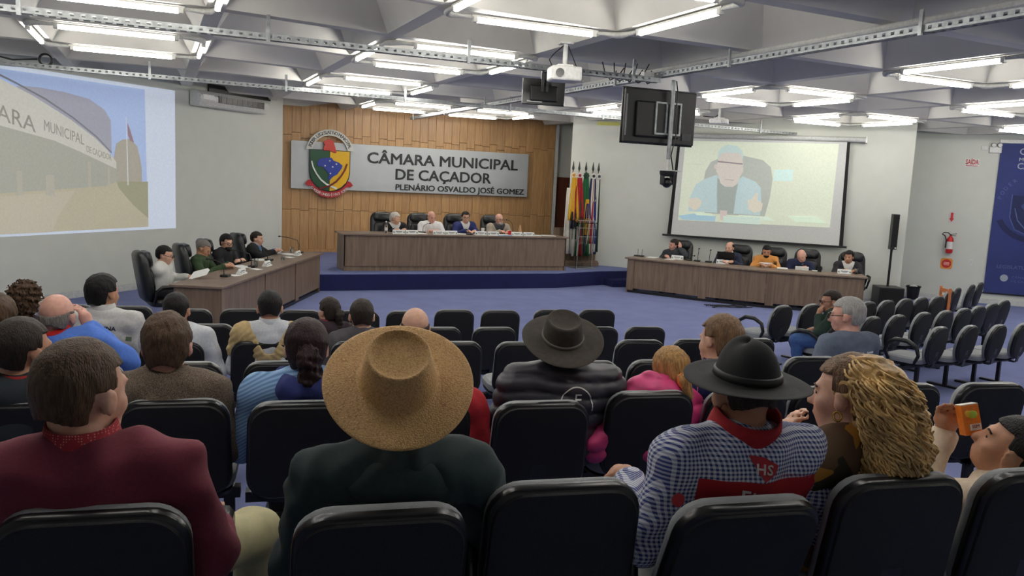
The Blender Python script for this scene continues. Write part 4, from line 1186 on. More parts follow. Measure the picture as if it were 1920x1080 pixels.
for x, lab in ((4.58, 'leftmost name plate on the dais desk'), (4.86, 'second name plate from the left on the dais desk'), (5.45, 'third name plate from the left on the dais desk'), (5.73, 'fourth name plate from the left on the dais desk'), (6.4, 'fifth name plate from the left on the dais desk'), (6.69, 'sixth name plate from the left on the dais desk'), (7.25, 'seventh name plate from the left on the dais desk'), (7.54, 'rightmost name plate on the dais desk')):
    name_plate(x, 16.58, DZ, 0, 'white folded card, ' + lab, 'name plates on the dais desk')
bt = thing('water_bottle', 'clear plastic water bottle on the left part of the dais desk', 'bottle', (4.33, 16.66, DZ))
b = MB(); b.lathe([(0.03, 0), (0.033, 0.01), (0.033, 0.15), (0.03, 0.18), (0.013, 0.215), (0.013, 0.23)], 16); b.build('bottle_body', m_glass, bt, smooth='auto')
b = MB(); b.lathe([(0.0335, 0.06), (0.0335, 0.12)], 16); b.build('label', m_white, bt, smooth='auto')
b = MB(); b.cyl((0, 0, 0.23), (0, 0, 0.255), 0.015); b.build('cap', m_white, bt)
bt = thing('soda_bottle', 'small amber drink bottle beside the bearded man on the dais', 'bottle', (7.4, 16.75, DZ))
b = MB(); b.lathe([(0.03, 0), (0.034, 0.01), (0.034, 0.13), (0.014, 0.19), (0.014, 0.21)], 16); b.build('bottle_body', mat('amber_drink', (214, 160, 110), 0.15, trans=0.3), bt, smooth='auto')
b = MB(); b.cyl((0, 0, 0.21), (0, 0, 0.23), 0.016); b.build('cap', mat('cap_orange', (226, 150, 90), 0.4), bt)
cp = thing('red_cup', 'small red cup in front of the bearded man on the dais', 'cup', (7.1, 16.62, DZ))
b = MB(); b.lathe([(0.03, 0), (0.038, 0.1), (0.035, 0.1), (0.028, 0.01)], 14); b.build('cup_body', m_red, cp, smooth='auto')
b = MB(); b.tube([(0.036, 0, 0.085), (0.06, 0, 0.075), (0.06, 0, 0.04), (0.034, 0, 0.03)], 0.006, 6); b.build('handle', m_red, cp)
cp = thing('white_cup', 'white paper cup standing between the two right-hand men on the dais', 'cup', (6.55, 16.85, DZ))
b = MB(); b.lathe([(0.032, 0), (0.042, 0.13), (0.039, 0.13), (0.03, 0.01)], 14); b.build('cup_body', m_white, cp, smooth='auto')
b = MB(); b.lathe([(0.0425, 0.125), (0.044, 0.132), (0.0425, 0.136)], 14); b.build('cup_rim', m_white, cp)
paper(5.1, 16.8, DZ, 10, 'loose papers before the man in the white T-shirt', n=2)
paper(6.05, 16.75, DZ, 80, 'papers before the man in the blue suit', n=2)
bf = thing('blue_folder', 'light blue folder lying before the bearded man on the dais', 'folder', (6.95, 16.62, DZ), 0.1)
m_bf = mat('folder_blue', (120, 168, 214), 0.5)
b = MB(); b.box((0, 0, 0.006), (0.34, 0.24, 0.01)); b.build('cover', m_bf, bf, bevel=0.002)
b = MB(); b.box((0, 0.01, 0.014), (0.3, 0.2, 0.006)); b.build('sheet', m_paper, bf)
paper(7.75, 16.7, DZ, 60, 'pale lilac papers on the right part of the dais desk', n=2)
paper(8.1, 16.72, DZ, 75, 'white papers at the right end of the dais desk', n=2)
mic(4.95, 16.8, DZ, 20, 'microphone in front of the white-haired man on the dais', 0.12, 0.26)
mic(5.2, 16.95, DZ, -60, 'microphone lying low before the man in the white T-shirt', 0.2, 0.2)
mic(7.28, 16.85, DZ, 20, 'microphone bent towards the bearded man on the dais', 0.2, 0.32)
mic(6.15, 16.62, DZ, 0, 'black microphone base before the man in the blue suit', 0.1, 0.1)
# left desk
LZ2 = 0.761
ldeg = -65.3
for x, y, lab in ((1.12, 12.6, 'name plate nearest the audience on the left desk'), (1.60, 13.62, 'middle name plate on the left desk'), (2.34, 15.3, 'name plate furthest along the left desk')):
    name_plate(x, y, LZ2, 65.2, 'white folded card, ' + lab, 'name plates on the left desk')
mic(0.87, 12.3, LZ2, 65, 'microphone nearest the audience on the left desk', 0.22, 0.24)
mic(1.36, 13.45, LZ2, 65, 'second microphone along the left desk, beside a glass', 0.3, 0.26)
mic(1.72, 14.4, LZ2, 65, 'third microphone along the left desk', 0.12, 0.16)
mic(2.44, 15.72, LZ2, 70, 'furthest microphone on the left desk before the wood wall', 0.34, 0.3)
glass(1.43, 13.62, LZ2, 'water glass beside the second microphone on the left desk')
glass(1.96, 14.45, LZ2, 'water glass in the middle of the left desk', 0.08)
glass(2.29, 15.72, LZ2, 'water glass at the far end of the left desk')
paper(1.0, 12.42, LZ2, 30, 'paper beside the nearest microphone on the left desk', 0.12, 0.18)
paper(1.2, 13.5, LZ2, 25, 'papers before the man in the green sweater', n=2)
paper(1.38, 13.18, LZ2, 30, 'note under the water glass on the left desk', 0.12, 0.2)
paper(1.6, 14.5, LZ2, 25, 'papers before the bearded man on the left desk', n=2)
paper(2.2, 15.45, LZ2, 28, 'papers at the far end of the left desk', n=2)
paper(2.14, 14.95, LZ2, 20, 'white note near the third name plate of the left desk', 0.12, 0.2)
# right desk
for x, y, dg, lab in ((10.38, 14.95, -52, 'leftmost name plate on the right desk'), (10.94, 14.1, -48, 'name plate before the laptop'), (11.66, 13.6, -42, 'name plate before the man in orange'), (12.62, 12.4, -37, 'rightmost name plate on the right desk')):
    name_plate(x, y, LZ2, dg, 'white folded card, ' + lab, 'name plates on the right desk')
mic(10.62, 14.55, LZ2, -53, 'left one of two upright microphones on the right desk', 0.03, 0.27)
mic(10.78, 14.36, LZ2, -53, 'right one of two upright microphones on the right desk', 0.03, 0.26)
mic(10.52, 14.72, LZ2, -80, 'low microphone beside the leftmost name plate of the right desk', 0.12, 0.1)
glass(11.86, 13.55, LZ2, 'water glass beside the man in the orange sweater')
glass(12.28, 13.2, LZ2, 'water glass before the bald man in navy')
glass(12.85, 12.32, LZ2, 'water glass at the right end of the right desk')
cp = thing('black_mug', 'black mug before the man at the right end of the desk', 'cup', (12.28, 12.72, LZ2))
b = MB(); b.lathe([(0.038, 0), (0.042, 0.11), (0.038, 0.11), (0.034, 0.01)], 14); b.build('mug_body', m_black, cp, smooth='auto')
b = MB(); b.tube([(0.04, 0, 0.09), (0.068, 0, 0.08), (0.068, 0, 0.04), (0.038, 0, 0.03)], 0.007, 6); b.build('handle', m_black, cp)
bx_ = thing('white_box', 'flat white box before the bald man in navy', 'box', (12.08, 13.0, LZ2), math.radians(-42))
b = MB(); b.box((0, 0, 0.03), (0.26, 0.16, 0.06)); b.build('carton', m_white, bx_, bevel=0.004)
b = MB(); b.box((0, 0, 0.062), (0.262, 0.162, 0.008)); b.build('lid', m_plate, bx_, bevel=0.003)
paper(9.95, 15.28, LZ2, -55, 'papers at the left end of the right desk', n=2)
paper(10.2, 14.95, LZ2, -52, 'papers before the man leaning on his hand', n=1)
paper(11.82, 13.28, LZ2, -42, 'papers between the orange sweater and the white box', n=2)
paper(12.32, 12.85, LZ2, -38, 'white note near the black mug', 0.15, 0.2)
lpt = thing('laptop', 'open black laptop before the second man on the right desk', 'laptop', (11.16, 14.25, LZ2), math.radians(131))
b = MB(); b.box((0, 0, 0.01), (0.36, 0.25, 0.018)); b.build('keyboard_half', m_black, lpt, bevel=0.004)
b = MB(); b.box((0, 0.15, 0.13), (0.36, 0.012, 0.25), 0, -0.3); b.build('screen_half', m_black, lpt, bevel=0.004)
an = thing('wireless_receiver', 'small receiver with two antennas at the left end of the right desk', 'receiver', (9.78, 15.55, LZ2), math.radians(-55))
b = MB(); b.box((0, 0, 0.012), (0.2, 0.12, 0.024)); b.build('receiver_box', m_black, an, bevel=0.003)
for s_ in (-1, 1):
    b = MB(); b.cyl((s_ * 0.05, 0.05, 0.02), (s_ * 0.05, 0.05, 0.16), 0.005, n=6); b.build('antenna', m_black, an)
# cables on the floor before the right desk
fc = thing('floor_cables', 'small heap of black cables on the carpet before the right desk', 'cable', (10.4, 13.15, 0.0))
for k in range(6):
    pts = []
    for i in range(14):
        t = i / 13
        pts.append((-0.4 + 0.85 * t + 0.06 * math.sin(7 * t + k), 0.12 * math.sin(5 * t + 1.7 * k) + 0.02 * k - 0.05, 0.012 + 0.012 * (k % 3)))
    b = MB(); b.tube(pts, 0.009, 6); b.build('cable', m_black, fc, smooth=True)

# ---------------------------------------------------------------- flags, lectern and low panel at the right of the dais
lw = thing('low_partition', 'low brown laminate partition behind the flags', 'partition', (9.25, 17.6, DAIS))
for i, (xa, xb) in enumerate(((-0.6, -0.02), (0.0, 0.56))):
    b = MB(); b.box(((xa + xb) / 2, 0, 0.45), (xb - xa, 0.04, 0.9)); b.build('panel', m_lam, lw, bevel=0.003)
fs_ = thing('flag_stand', 'dark wooden stand holding the row of flag poles', 'stand', (9.3, 17.38, DAIS))
b = MB(); b.box((0, 0, 0.05), (0.9, 0.2, 0.1)); b.build('base_block', m_lam, fs_, bevel=0.006)
b = MB(); b.box((0, 0, 0.115), (0.9, 0.12, 0.03)); b.build('socket_rail', m_lam, fs_, bevel=0.004)
def cloth_mat(name, stripes):
    """stripes: list of (pos, colour) along local z"""
    m = bpy.data.materials.new(name); m.use_nodes = True
    nt, bs = nodes_of(m)
    tc = nt.nodes.new('ShaderNodeTexCoord'); sx = nt.nodes.new('ShaderNodeSeparateXYZ'); nt.links.new(tc.outputs['UV'], sx.inputs[0])
    rp = nt.nodes.new('ShaderNodeValToRGB'); rp.color_ramp.interpolation = 'CONSTANT'
    el = rp.color_ramp.elements
    while len(el) < len(stripes): el.new(0.5)
    for e, (p, c) in zip(el, stripes):
        e.position = p; e.color = lin(c)
    nt.links.new(sx.outputs[0], rp.inputs[0]); nt.links.new(rp.outputs[0], bs.inputs['Base Color'])
    bs.inputs['Roughness'].default_value = 0.75
    return m
def flag(x, y, label, tie, layers, h=2.35, ros=(226, 220, 205), core=(206, 150, 40)):
    t = thing('ceremonial_flag', label, 'flag', (x, y, DAIS + 0.1), 0, 'ceremonial flags on poles')
    b = MB(); b.cyl((0, 0, 0), (0, 0, h - 0.16), 0.014, n=8); b.build('pole', mat('pole_wood', (120, 92, 60), 0.5), t, smooth='auto')
    b = MB(); b.lathe([(0.012, h - 0.17), (0.03, h - 0.12), (0.02, h - 0.05), (0.004, h + 0.05)], 10); b.build('spear_tip', mat('tip_metal', (58, 62, 60), 0.4, 0.6), t, smooth='auto')
    b = MB(); b.prism([(0.075 * math.cos(a) * (1 + 0.12 * math.cos(8 * a)), h - 0.28 + 0.075 * math.sin(a) * (1 + 0.12 * math.cos(8 * a))) for a in [2 * PI * i / 32 for i in range(32)]], 0.02, (0, -0.03, 0), FX, FU, 0); r_ = b.build('rosette', mat('rosette_%d' % ros[0], ros, 0.7), t)
    b = MB(); b.cyl((0, -0.05, h - 0.28), (0, -0.062, h - 0.28), 0.035, n=12); b.build('rosette_core', mat('rosette_core_%d_%d' % core[:2], core, 0.7), r_)
    # draped cloth: pleated tapering sheets
    for (z1, z0, w1, w0, dx1, dx0, col, ph, fy) in layers:
        nU, nV = 15, 18
        vs, fs = [], []
        for j in range(nV + 1):
            v = j / nV
            z = z1 + (z0 - z1) * v; w = 1.95 * (w1 + (w0 - w1) * v ** 0.8); cx = dx1 + (dx0 - dx1) * v
            for i in range(nU + 1):
                u = i / nU - 0.5
                zz = z + (0.0 if j < nV else -0.12 * abs(u))
                vs.append((cx + w * u, -0.035 + fy - 0.03 * math.cos(u * 16 + ph) * (0.3 + v), zz - 0.10 * v * (0.5 - abs(u))))
        for j in range(nV):
            for i in range(nU):
                a = j * (nU + 1) + i
                fs.append((a, a + 1, a + nU + 2, a + nU + 1))
        me = bpy.data.meshes.new('cloth'); me.from_pydata(vs, [], fs)
        uv = me.uv_layers.new(name='u')
        for p in me.polygons:
            for li, vi in zip(p.loop_indices, p.vertices):
                uv.data[li].uv = ((vi % (nU + 1)) / nU, 1 - (vi // (nU + 1)) / nV)
        m_ = cloth_mat('flag_cloth', col) if isinstance(col, list) else mat('flag_cloth_%d_%d_%d' % col, col, 0.75, namt=0.03)
        o = finish(me, 'cloth', m_, t, True)
        sm = o.modifiers.new('thick', 'SOLIDIFY'); sm.thickness = 0.004
    return t
W_, YL, RD, GN, BL, NV = (224, 220, 208), (222, 172, 40), (170, 30, 44), (22, 96, 52), (28, 40, 110), (26, 34, 74)
flag(8.97, 17.38, 'leftmost flag on a pole, white cloth with yellow upper part', None, [(2.0, 1.05, 0.06, 0.15, 0.02, 0.05, YL, 0.0, -0.02), (1.75, 0.25, 0.1, 0.17, -0.06, -0.03, W_, 1.0, 0.0), (1.2, 0.85, 0.06, 0.1, 0.05, 0.06, (40, 38, 52), 2.0, -0.03)], 2.33, (232, 214, 180), (206, 140, 40))
flag(9.13, 17.38, 'second flag from the left, red and green with a white and red tip', None, [(2.0, 1.1, 0.06, 0.16, 0.0, 0.02, RD, 0.4, -0.02), (1.4, 0.6, 0.1, 0.14, -0.02, 0.0, (30, 62, 44), 1.6, 0.0), (0.85, 0.2, 0.1, 0.15, 0.02, 0.03, [(0.0, W_), (0.5, RD)], 0.2, -0.02)], 2.33, (224, 214, 206), (150, 30, 40))
flag(9.31, 17.38, 'middle flag on a pole, green and yellow cloth', None, [(2.0, 0.2, 0.07, 0.22, 0.0, 0.0, GN, 0.6, 0.0), (1.5, 0.7, 0.05, 0.1, 0.05, 0.06, YL, 1.2, -0.03), (1.4, 1.1, 0.05, 0.08, 0.08, 0.08, BL, 0.2, -0.04)], 2.33, (28, 70, 44), (24, 60, 40))
flag(9.50, 17.38, 'fourth flag from the left, navy with white and red diagonal bands', None, [(2.0, 0.25, 0.07, 0.2, 0.0, 0.01, [(0.0, NV), (0.35, W_), (0.5, RD), (0.62, W_), (0.75, NV)], 0.4, 0.0), (1.45, 0.5, 0.06, 0.16, 0.03, 0.03, [(0.0, W_), (0.3, RD), (0.5, W_), (0.62, BL)], 1.4, -0.03)], 2.33, (222, 220, 214), (36, 38, 40))
flag(9.65, 17.38, 'rightmost flag on a pole, white cloth with dark green edge', None, [(2.0, 0.3, 0.05, 0.11, 0.0, -0.01, [(0.0, W_), (0.7, (30, 66, 46)), (0.85, W_)], 0.8, 0.0)], 2.33, (222, 220, 214), (60, 66, 70))
lc = thing('glass_lectern', 'clear glass lectern with metal edges in front of the flags', 'lectern', (9.12, 16.95, DAIS))
b = MB(); b.box((0, 0, 0.012), (0.55, 0.45, 0.024)); b.build('base_plate', mat('brushed_plate', (150, 156, 164), 0.35, 0.7), lc, bevel=0.004)
b = MB(); b.box((0, -0.05, 0.55), (0.4, 0.012, 1.05)); b.build('glass_column', m_glass, lc)
b = MB(); b.box((0, 0.02, 1.1), (0.52, 0.4, 0.014), 0, 0.2); b.build('glass_top', m_glass, lc)
for z in (0.75, 0.95, 1.12):
    b = MB(); b.bar((-0.25, -0.16, z), (0.25, -0.16, z), 0.012, 0.012); b.build('metal_edge', m_steel, lc)
for s_ in (-1, 1):
    b = MB(); b.bar((s_ * 0.2, -0.1, 0.02), (s_ * 0.2, -0.16, 1.12), 0.012, 0.012); b.build('metal_upright', m_steel, lc)
# ---------------------------------------------------------------- figures: signed-distance bodies turned into one skin
F32 = np.float32
def surface_nets(D, org, vox):
    nx, ny, nz = D.shape
    S = D < 0
    cnt = np.zeros((nx - 1, ny - 1, nz - 1), np.uint8)
    for a in (0, 1):
        for b in (0, 1):
            for c in (0, 1):
                cnt += S[a:nx - 1 + a, b:ny - 1 + b, c:nz - 1 + c]
    act = (cnt > 0) & (cnt < 8)
    I, J, K = np.nonzero(act)
    n = len(I)
    idx = -np.ones(act.shape, np.int64)
    idx[I, J, K] = np.arange(n)
    acc = np.zeros((n, 3)); w = np.zeros(n)
    corners = [(a, b, c) for a in (0, 1) for b in (0, 1) for c in (0, 1)]
    V = {q: D[I + q[0], J + q[1], K + q[2]] for q in corners}
    for q in corners:
        for ax in range(3):
            if q[ax] == 0:
                r = list(q); r[ax] = 1; r = tuple(r)
                d0, d1 = V[q], V[r]
                m = (d0 < 0) != (d1 < 0)
                t = np.where(m, d0 / np.where(m, d0 - d1, 1), 0)
                for k in range(3):
                    base = q[k]
                    acc[:, k] += np.where(m, base + (t if k == ax else 0), 0)
                w += m
    P = acc / w[:, None] + np.stack([I, J, K], 1)
    P = P * vox + np.array(org)
    faces = []
    for ax in range(3):
        o1, o2 = [(1, 2), (2, 0), (0, 1)][ax]
        sl0 = [slice(1, -1)] * 3; sl1 = [slice(1, -1)] * 3
        sl0[ax] = slice(0, -1); sl1[ax] = slice(1, None)
        A, B = S[tuple(sl0)], S[tuple(sl1)]
        e = np.argwhere(A != B)
        if not len(e):
            continue
        g = e.copy()
        for k in range(3):
            if k != ax:
                g[:, k] += 1
        inside = A[e[:, 0], e[:, 1], e[:, 2]]
        def cell(d1, d2):
            h = g.copy(); h[:, o1] -= d1; h[:, o2] -= d2
            return idx[h[:, 0], h[:, 1], h[:, 2]]
        q = np.stack([cell(1, 1), cell(0, 1), cell(0, 0), cell(1, 0)], 1)
        q[~inside] = q[~inside][:, ::-1]
        faces.append(q)
    Fc = np.concatenate(faces)
    Fc = Fc[(Fc >= 0).all(1)]
    return P, Fc

def cap(p0, p1, r0, r1=None, k=None):
    return ('c', np.array(p0, float), np.array(p1, float), r0, r0 if r1 is None else r1, k)
def ell(c, r, R=None, k=None):
    return ('e', np.array(c, float), np.array(r, float), np.eye(3) if R is None else np.array(R), None, k)
def prim_bounds(p):
    if p[0] == 'c':
        lo = np.minimum(p[1] - p[3], p[2] - p[4]); hi = np.maximum(p[1] + p[3], p[2] + p[4])
    else:
        e = np.abs(p[3]) @ p[2]
        lo, hi = p[1] - e, p[1] + e
    return lo, hi
def prim_d(p, X, Y, Z, grow):
    if p[0] == 'c':
        a, b = p[1], p[2]; ba = b - a; L = float(ba @ ba) + 1e-9
        t = np.clip(((X - a[0]) * ba[0] + (Y - a[1]) * ba[1] + (Z - a[2]) * ba[2]) / L, 0, 1)
        d = np.sqrt((X - a[0] - t * ba[0]) ** 2 + (Y - a[1] - t * ba[1]) ** 2 + (Z - a[2] - t * ba[2]) ** 2)
        return d - (p[3] + (p[4] - p[3]) * t) - grow
    c, r, R = p[1], p[2] + grow, p[3]
    x, y, z = X - c[0], Y - c[1], Z - c[2]
    u = (x * R[0, 0] + y * R[1, 0] + z * R[2, 0]) / r[0]; v = (x * R[0, 1] + y * R[1, 1] + z * R[2, 1]) / r[1]; w = (x * R[0, 2] + y * R[1, 2] + z * R[2, 2]) / r[2]
    k0 = np.sqrt(u * u + v * v + w * w) + 1e-6
    k1 = np.sqrt((u / r[0]) ** 2 + (v / r[1]) ** 2 + (w / r[2]) ** 2) + 1e-6
    return k0 * (k0 - 1) / k1
def wrinkle(X, Y, Z, seed, wl, amp):
    rs = np.random.RandomState(seed)
    o = 0
    for i in range(6):
        d = rs.normal(size=3); d /= np.linalg.norm(d)
        f = 2 * PI / (wl * rs.uniform(0.6, 1.6))
        o = o + np.sin((X * d[0] + Y * d[1] + Z * d[2]) * f + rs.uniform(0, 6.3) + 1.5 * np.sin((X * d[1] - Z * d[0]) * f * 0.5))
    return amp * o / 3.0
def field_mesh(prims, vox, grow=0.0, k=0.03, cuts=(), disp=None, lo=None, hi=None):
    bl = np.min([prim_bounds(p)[0] for p in prims], 0) - grow - 3 * vox - 0.02
    bh = np.max([prim_bounds(p)[1] for p in prims], 0) + grow + 3 * vox + 0.02
    if lo is not None: bl = np.maximum(bl, lo)
    if hi is not None: bh = np.minimum(bh, hi)
    n = np.maximum(4, np.ceil((bh - bl) / vox).astype(int) + 1)
    ax = [(bl[i] + vox * np.arange(n[i])).astype(F32) for i in range(3)]
    D = np.full(n, 0.25, F32)
    for p in prims:
        kk = p[5] if p[5] is not None else k
        a, b = prim_bounds(p)
        m = grow + kk + 0.02
        i0 = np.clip(np.floor((a - m - bl) / vox).astype(int), 0, n - 1); i1 = np.clip(np.ceil((b + m - bl) / vox).astype(int) + 1, 1, n)
        sl = tuple(slice(i0[i], i1[i]) for i in range(3))
        X, Y, Z = np.meshgrid(ax[0][sl[0]], ax[1][sl[1]], ax[2][sl[2]], indexing='ij', sparse=True)
        d = prim_d(p, X, Y, Z, grow).astype(F32)
        E = D[sl]
        h = np.clip(0.5 + 0.5 * (E - d) / kk, 0, 1)
        D[sl] = E + (d - E) * h - kk * h * (1 - h)
    X, Y, Z = np.meshgrid(*ax, indexing='ij', sparse=True)
    if disp is not None:
        D = D + disp(X, Y, Z).astype(F32)
    for c in cuts:
        D = np.maximum(D, np.broadcast_to(c(X, Y, Z), D.shape)).astype(F32)
    D[0] = D[-1] = 0.1; D[:, 0] = D[:, -1] = 0.1; D[:, :, 0] = D[:, :, -1] = 0.1
    return surface_nets(D, bl, vox)
def np_mesh(name, P, Fc, m, parent=None, M=None, smooth=True):
    me = bpy.data.meshes.new(name)
    me.vertices.add(len(P)); me.vertices.foreach_set('co', P.astype(np.float32).ravel())
    me.loops.add(Fc.size); me.loops.foreach_set('vertex_index', Fc.astype(np.int32).ravel())
    me.polygons.add(len(Fc)); me.polygons.foreach_set('loop_start', np.arange(0, Fc.size, 4, dtype=np.int32)); me.polygons.foreach_set('loop_total', np.full(len(Fc), 4, np.int32))
    me.update(calc_edges=True); me.validate()
    if smooth:
        me.polygons.foreach_set('use_smooth', np.ones(len(me.polygons), bool))
    if m: me.materials.append(m)
    o = bpy.data.objects.new(name, me); C.objects.link(o)
    if parent: o.parent = parent
    if M is not None: o.matrix_local = M
    return o

def skin(name, col):
    m = mat('skin_' + name, col, 0.5, nscale=40, namt=0.05, bump=0.05, bscale=200)
    nt, bs = nodes_of(m)
    bs.inputs['Subsurface Weight'].default_value = 0.08
    bs.inputs['Subsurface Radius'].default_value = (0.01, 0.004, 0.003)
    return m
SK = {'fair': skin('fair', (212, 166, 142)), 'tan': skin('tan', (188, 138, 110)), 'pink': skin('pink', (212, 160, 142)), 'olive': skin('olive', (176, 122, 92))}
def hairm(name, col, amt=0.22):
    return mat('hair_' + name, col, 0.5, nscale=45, namt=amt, bump=0.9, bscale=110, stretch=(2.4, 2.4, 0.35), spec=0.3)
HR = {'black': hairm('black', (20, 17, 17)), 'dark': hairm('dark', (44, 34, 28)), 'brown': hairm('brown', (82, 62, 44)), 'grey': hairm('grey', (168, 166, 162), 0.1), 'white': hairm('white', (206, 200, 190), 0.08),
      'salt': hairm('salt', (120, 114, 108), 0.15), 'auburn': hairm('auburn', (42, 22, 24)), 'blond': hairm('blond', (172, 132, 82)), 'lightbrown': hairm('lightbrown', (112, 86, 62))}
m_eye = mat('eye_dark', (30, 24, 22), 0.2); m_lip = mat('lip', (160, 86, 78), 0.5)
m_shoe = mat('shoe_leather', (26, 24, 24), 0.4); m_jean = mat('denim', (58, 88, 140), 0.9, nscale=60, namt=0.1); m_dark = mat('dark_trousers', (34, 35, 40), 0.9)
m_khaki = mat('khaki_trousers', (186, 180, 142), 0.9, nscale=20, namt=0.05)

def rotm(yaw=0, pitch=0, roll=0):
    """degrees; yaw turns to the left, pitch nods down, roll tilts to the right shoulder"""
    return np.array((Matrix.Rotation(math.radians(yaw), 3, 'Z') @ Matrix.Rotation(math.radians(-pitch), 3, 'X') @ Matrix.Rotation(math.radians(roll), 3, 'Y')))
def head_prims(c, R, s, face=True):
    T = lambda p: c + R @ (np.array(p, float) * s)
    L = [ell(T((0, -.018, .028)), np.array((.078, .1, .09)) * s, R), ell(T((0, .028, -.03)), np.array((.064, .068, .085)) * s, R, .02), ell(T((0, .042, -.078)), np.array((.046, .048, .036)) * s, R, .02),
         cap(T((0, .088, .008)), T((0, .108, -.03)), .009 * s, .015 * s, .012), cap(T((-.034, .078, .02)), T((.034, .078, .02)), .013 * s, .013 * s, .015),
         cap(T((-.018, .088, -.062)), T((.018, .088, -.062)), .009 * s, .009 * s, .012)]
    for q in (-1, 1):
        Re = R @ rotm(q * -18, 0, 0)
        L.append(ell(T((q * .083, -.008, -.012)), np.array((.011, .023, .034)) * s, Re, .008))
        L.append(ell(T((q * .045, .052, -.03)), np.array((.022, .025, .024)) * s, R, .02))
    return L
def hair_mesh(style, vox, seed):
    """hair in head space (unit head); returns P, F"""
    cr = [ell((0, -.018, .030), (.0815, .104, .094)), ell((0, -.05, -.035), (.064, .064, .07), None, .03)]
    th = {'short': .005, 'crop': .002, 'full': .011, 'bald': .004, 'balding': .004, 'long': .014, 'tied': .009, 'curly': .02}[style]
    cuts = []
    front = {'short': (.035, .062), 'crop': (.03, .068), 'full': (.045, .068), 'bald': (.0, 9), 'balding': (.02, 9), 'long': (.05, .07), 'tied': (.04, .066), 'curly': (.05, .06)}[style]
    if style in ('bald', 'balding'):
        top = .03 if style == 'bald' else .075
        cuts.append(lambda X, Y, Z: np.minimum(Z + 0 * X - (top - .35 * np.maximum(0, -Y - .03)), 9))
        cuts.append(lambda X, Y, Z: np.maximum(.02 - Y, 0 * Z - .5) + 0 * X + 0 * Z if False else (Y - .015) + 0 * X + 0 * Z)
    else:
        cuts.append(lambda X, Y, Z: -np.maximum(front[0] - Y - .25 * np.abs(X), Z - front[1] + .0 * X))
    cuts.append(lambda X, Y, Z: -np.maximum(np.maximum(-.042 - Y, Z - .012 - .3 * np.maximum(0, Y)), .055 - np.abs(X)) if style not in ('long',) else -(np.maximum(np.maximum(.02 - Y, Z - .02), .05 - np.abs(X))))
    nape = {'short': -.056, 'crop': -.028, 'full': -.078, 'bald': -.06, 'balding': -.065, 'long': -.2, 'tied': -.07, 'curly': -.11}[style]
    cuts.append(lambda X, Y, Z: -(Z - nape - .012 * np.cos(X * 40)) + 0 * Y)
    amp = {'short': .0014, 'crop': .0008, 'full': .0026, 'bald': .001, 'balding': .001, 'long': .006, 'tied': .002, 'curly': .014}[style]
    def disp(X, Y, Z):
        a = np.arctan2(X, -(Y + .02))
        fine = np.sin(a * 40 + 25 * Z + 2 * np.sin(Z * 70)) * .5
        low = np.clip((.0 - Z) / .05, 0, 1) * (.007 if style in ('short', 'crop') else .004 if style == 'full' else 0)
        return low + wrinkle(X, Y, Z, seed, .05 if style != 'curly' else .03, amp) + amp * fine
    cuts2 = [(lambda f: (lambda X, Y, Z: f(X, Y, Z)))(f) for f in cuts]
    return field_mesh(cr, vox, th, .03, cuts2, disp)

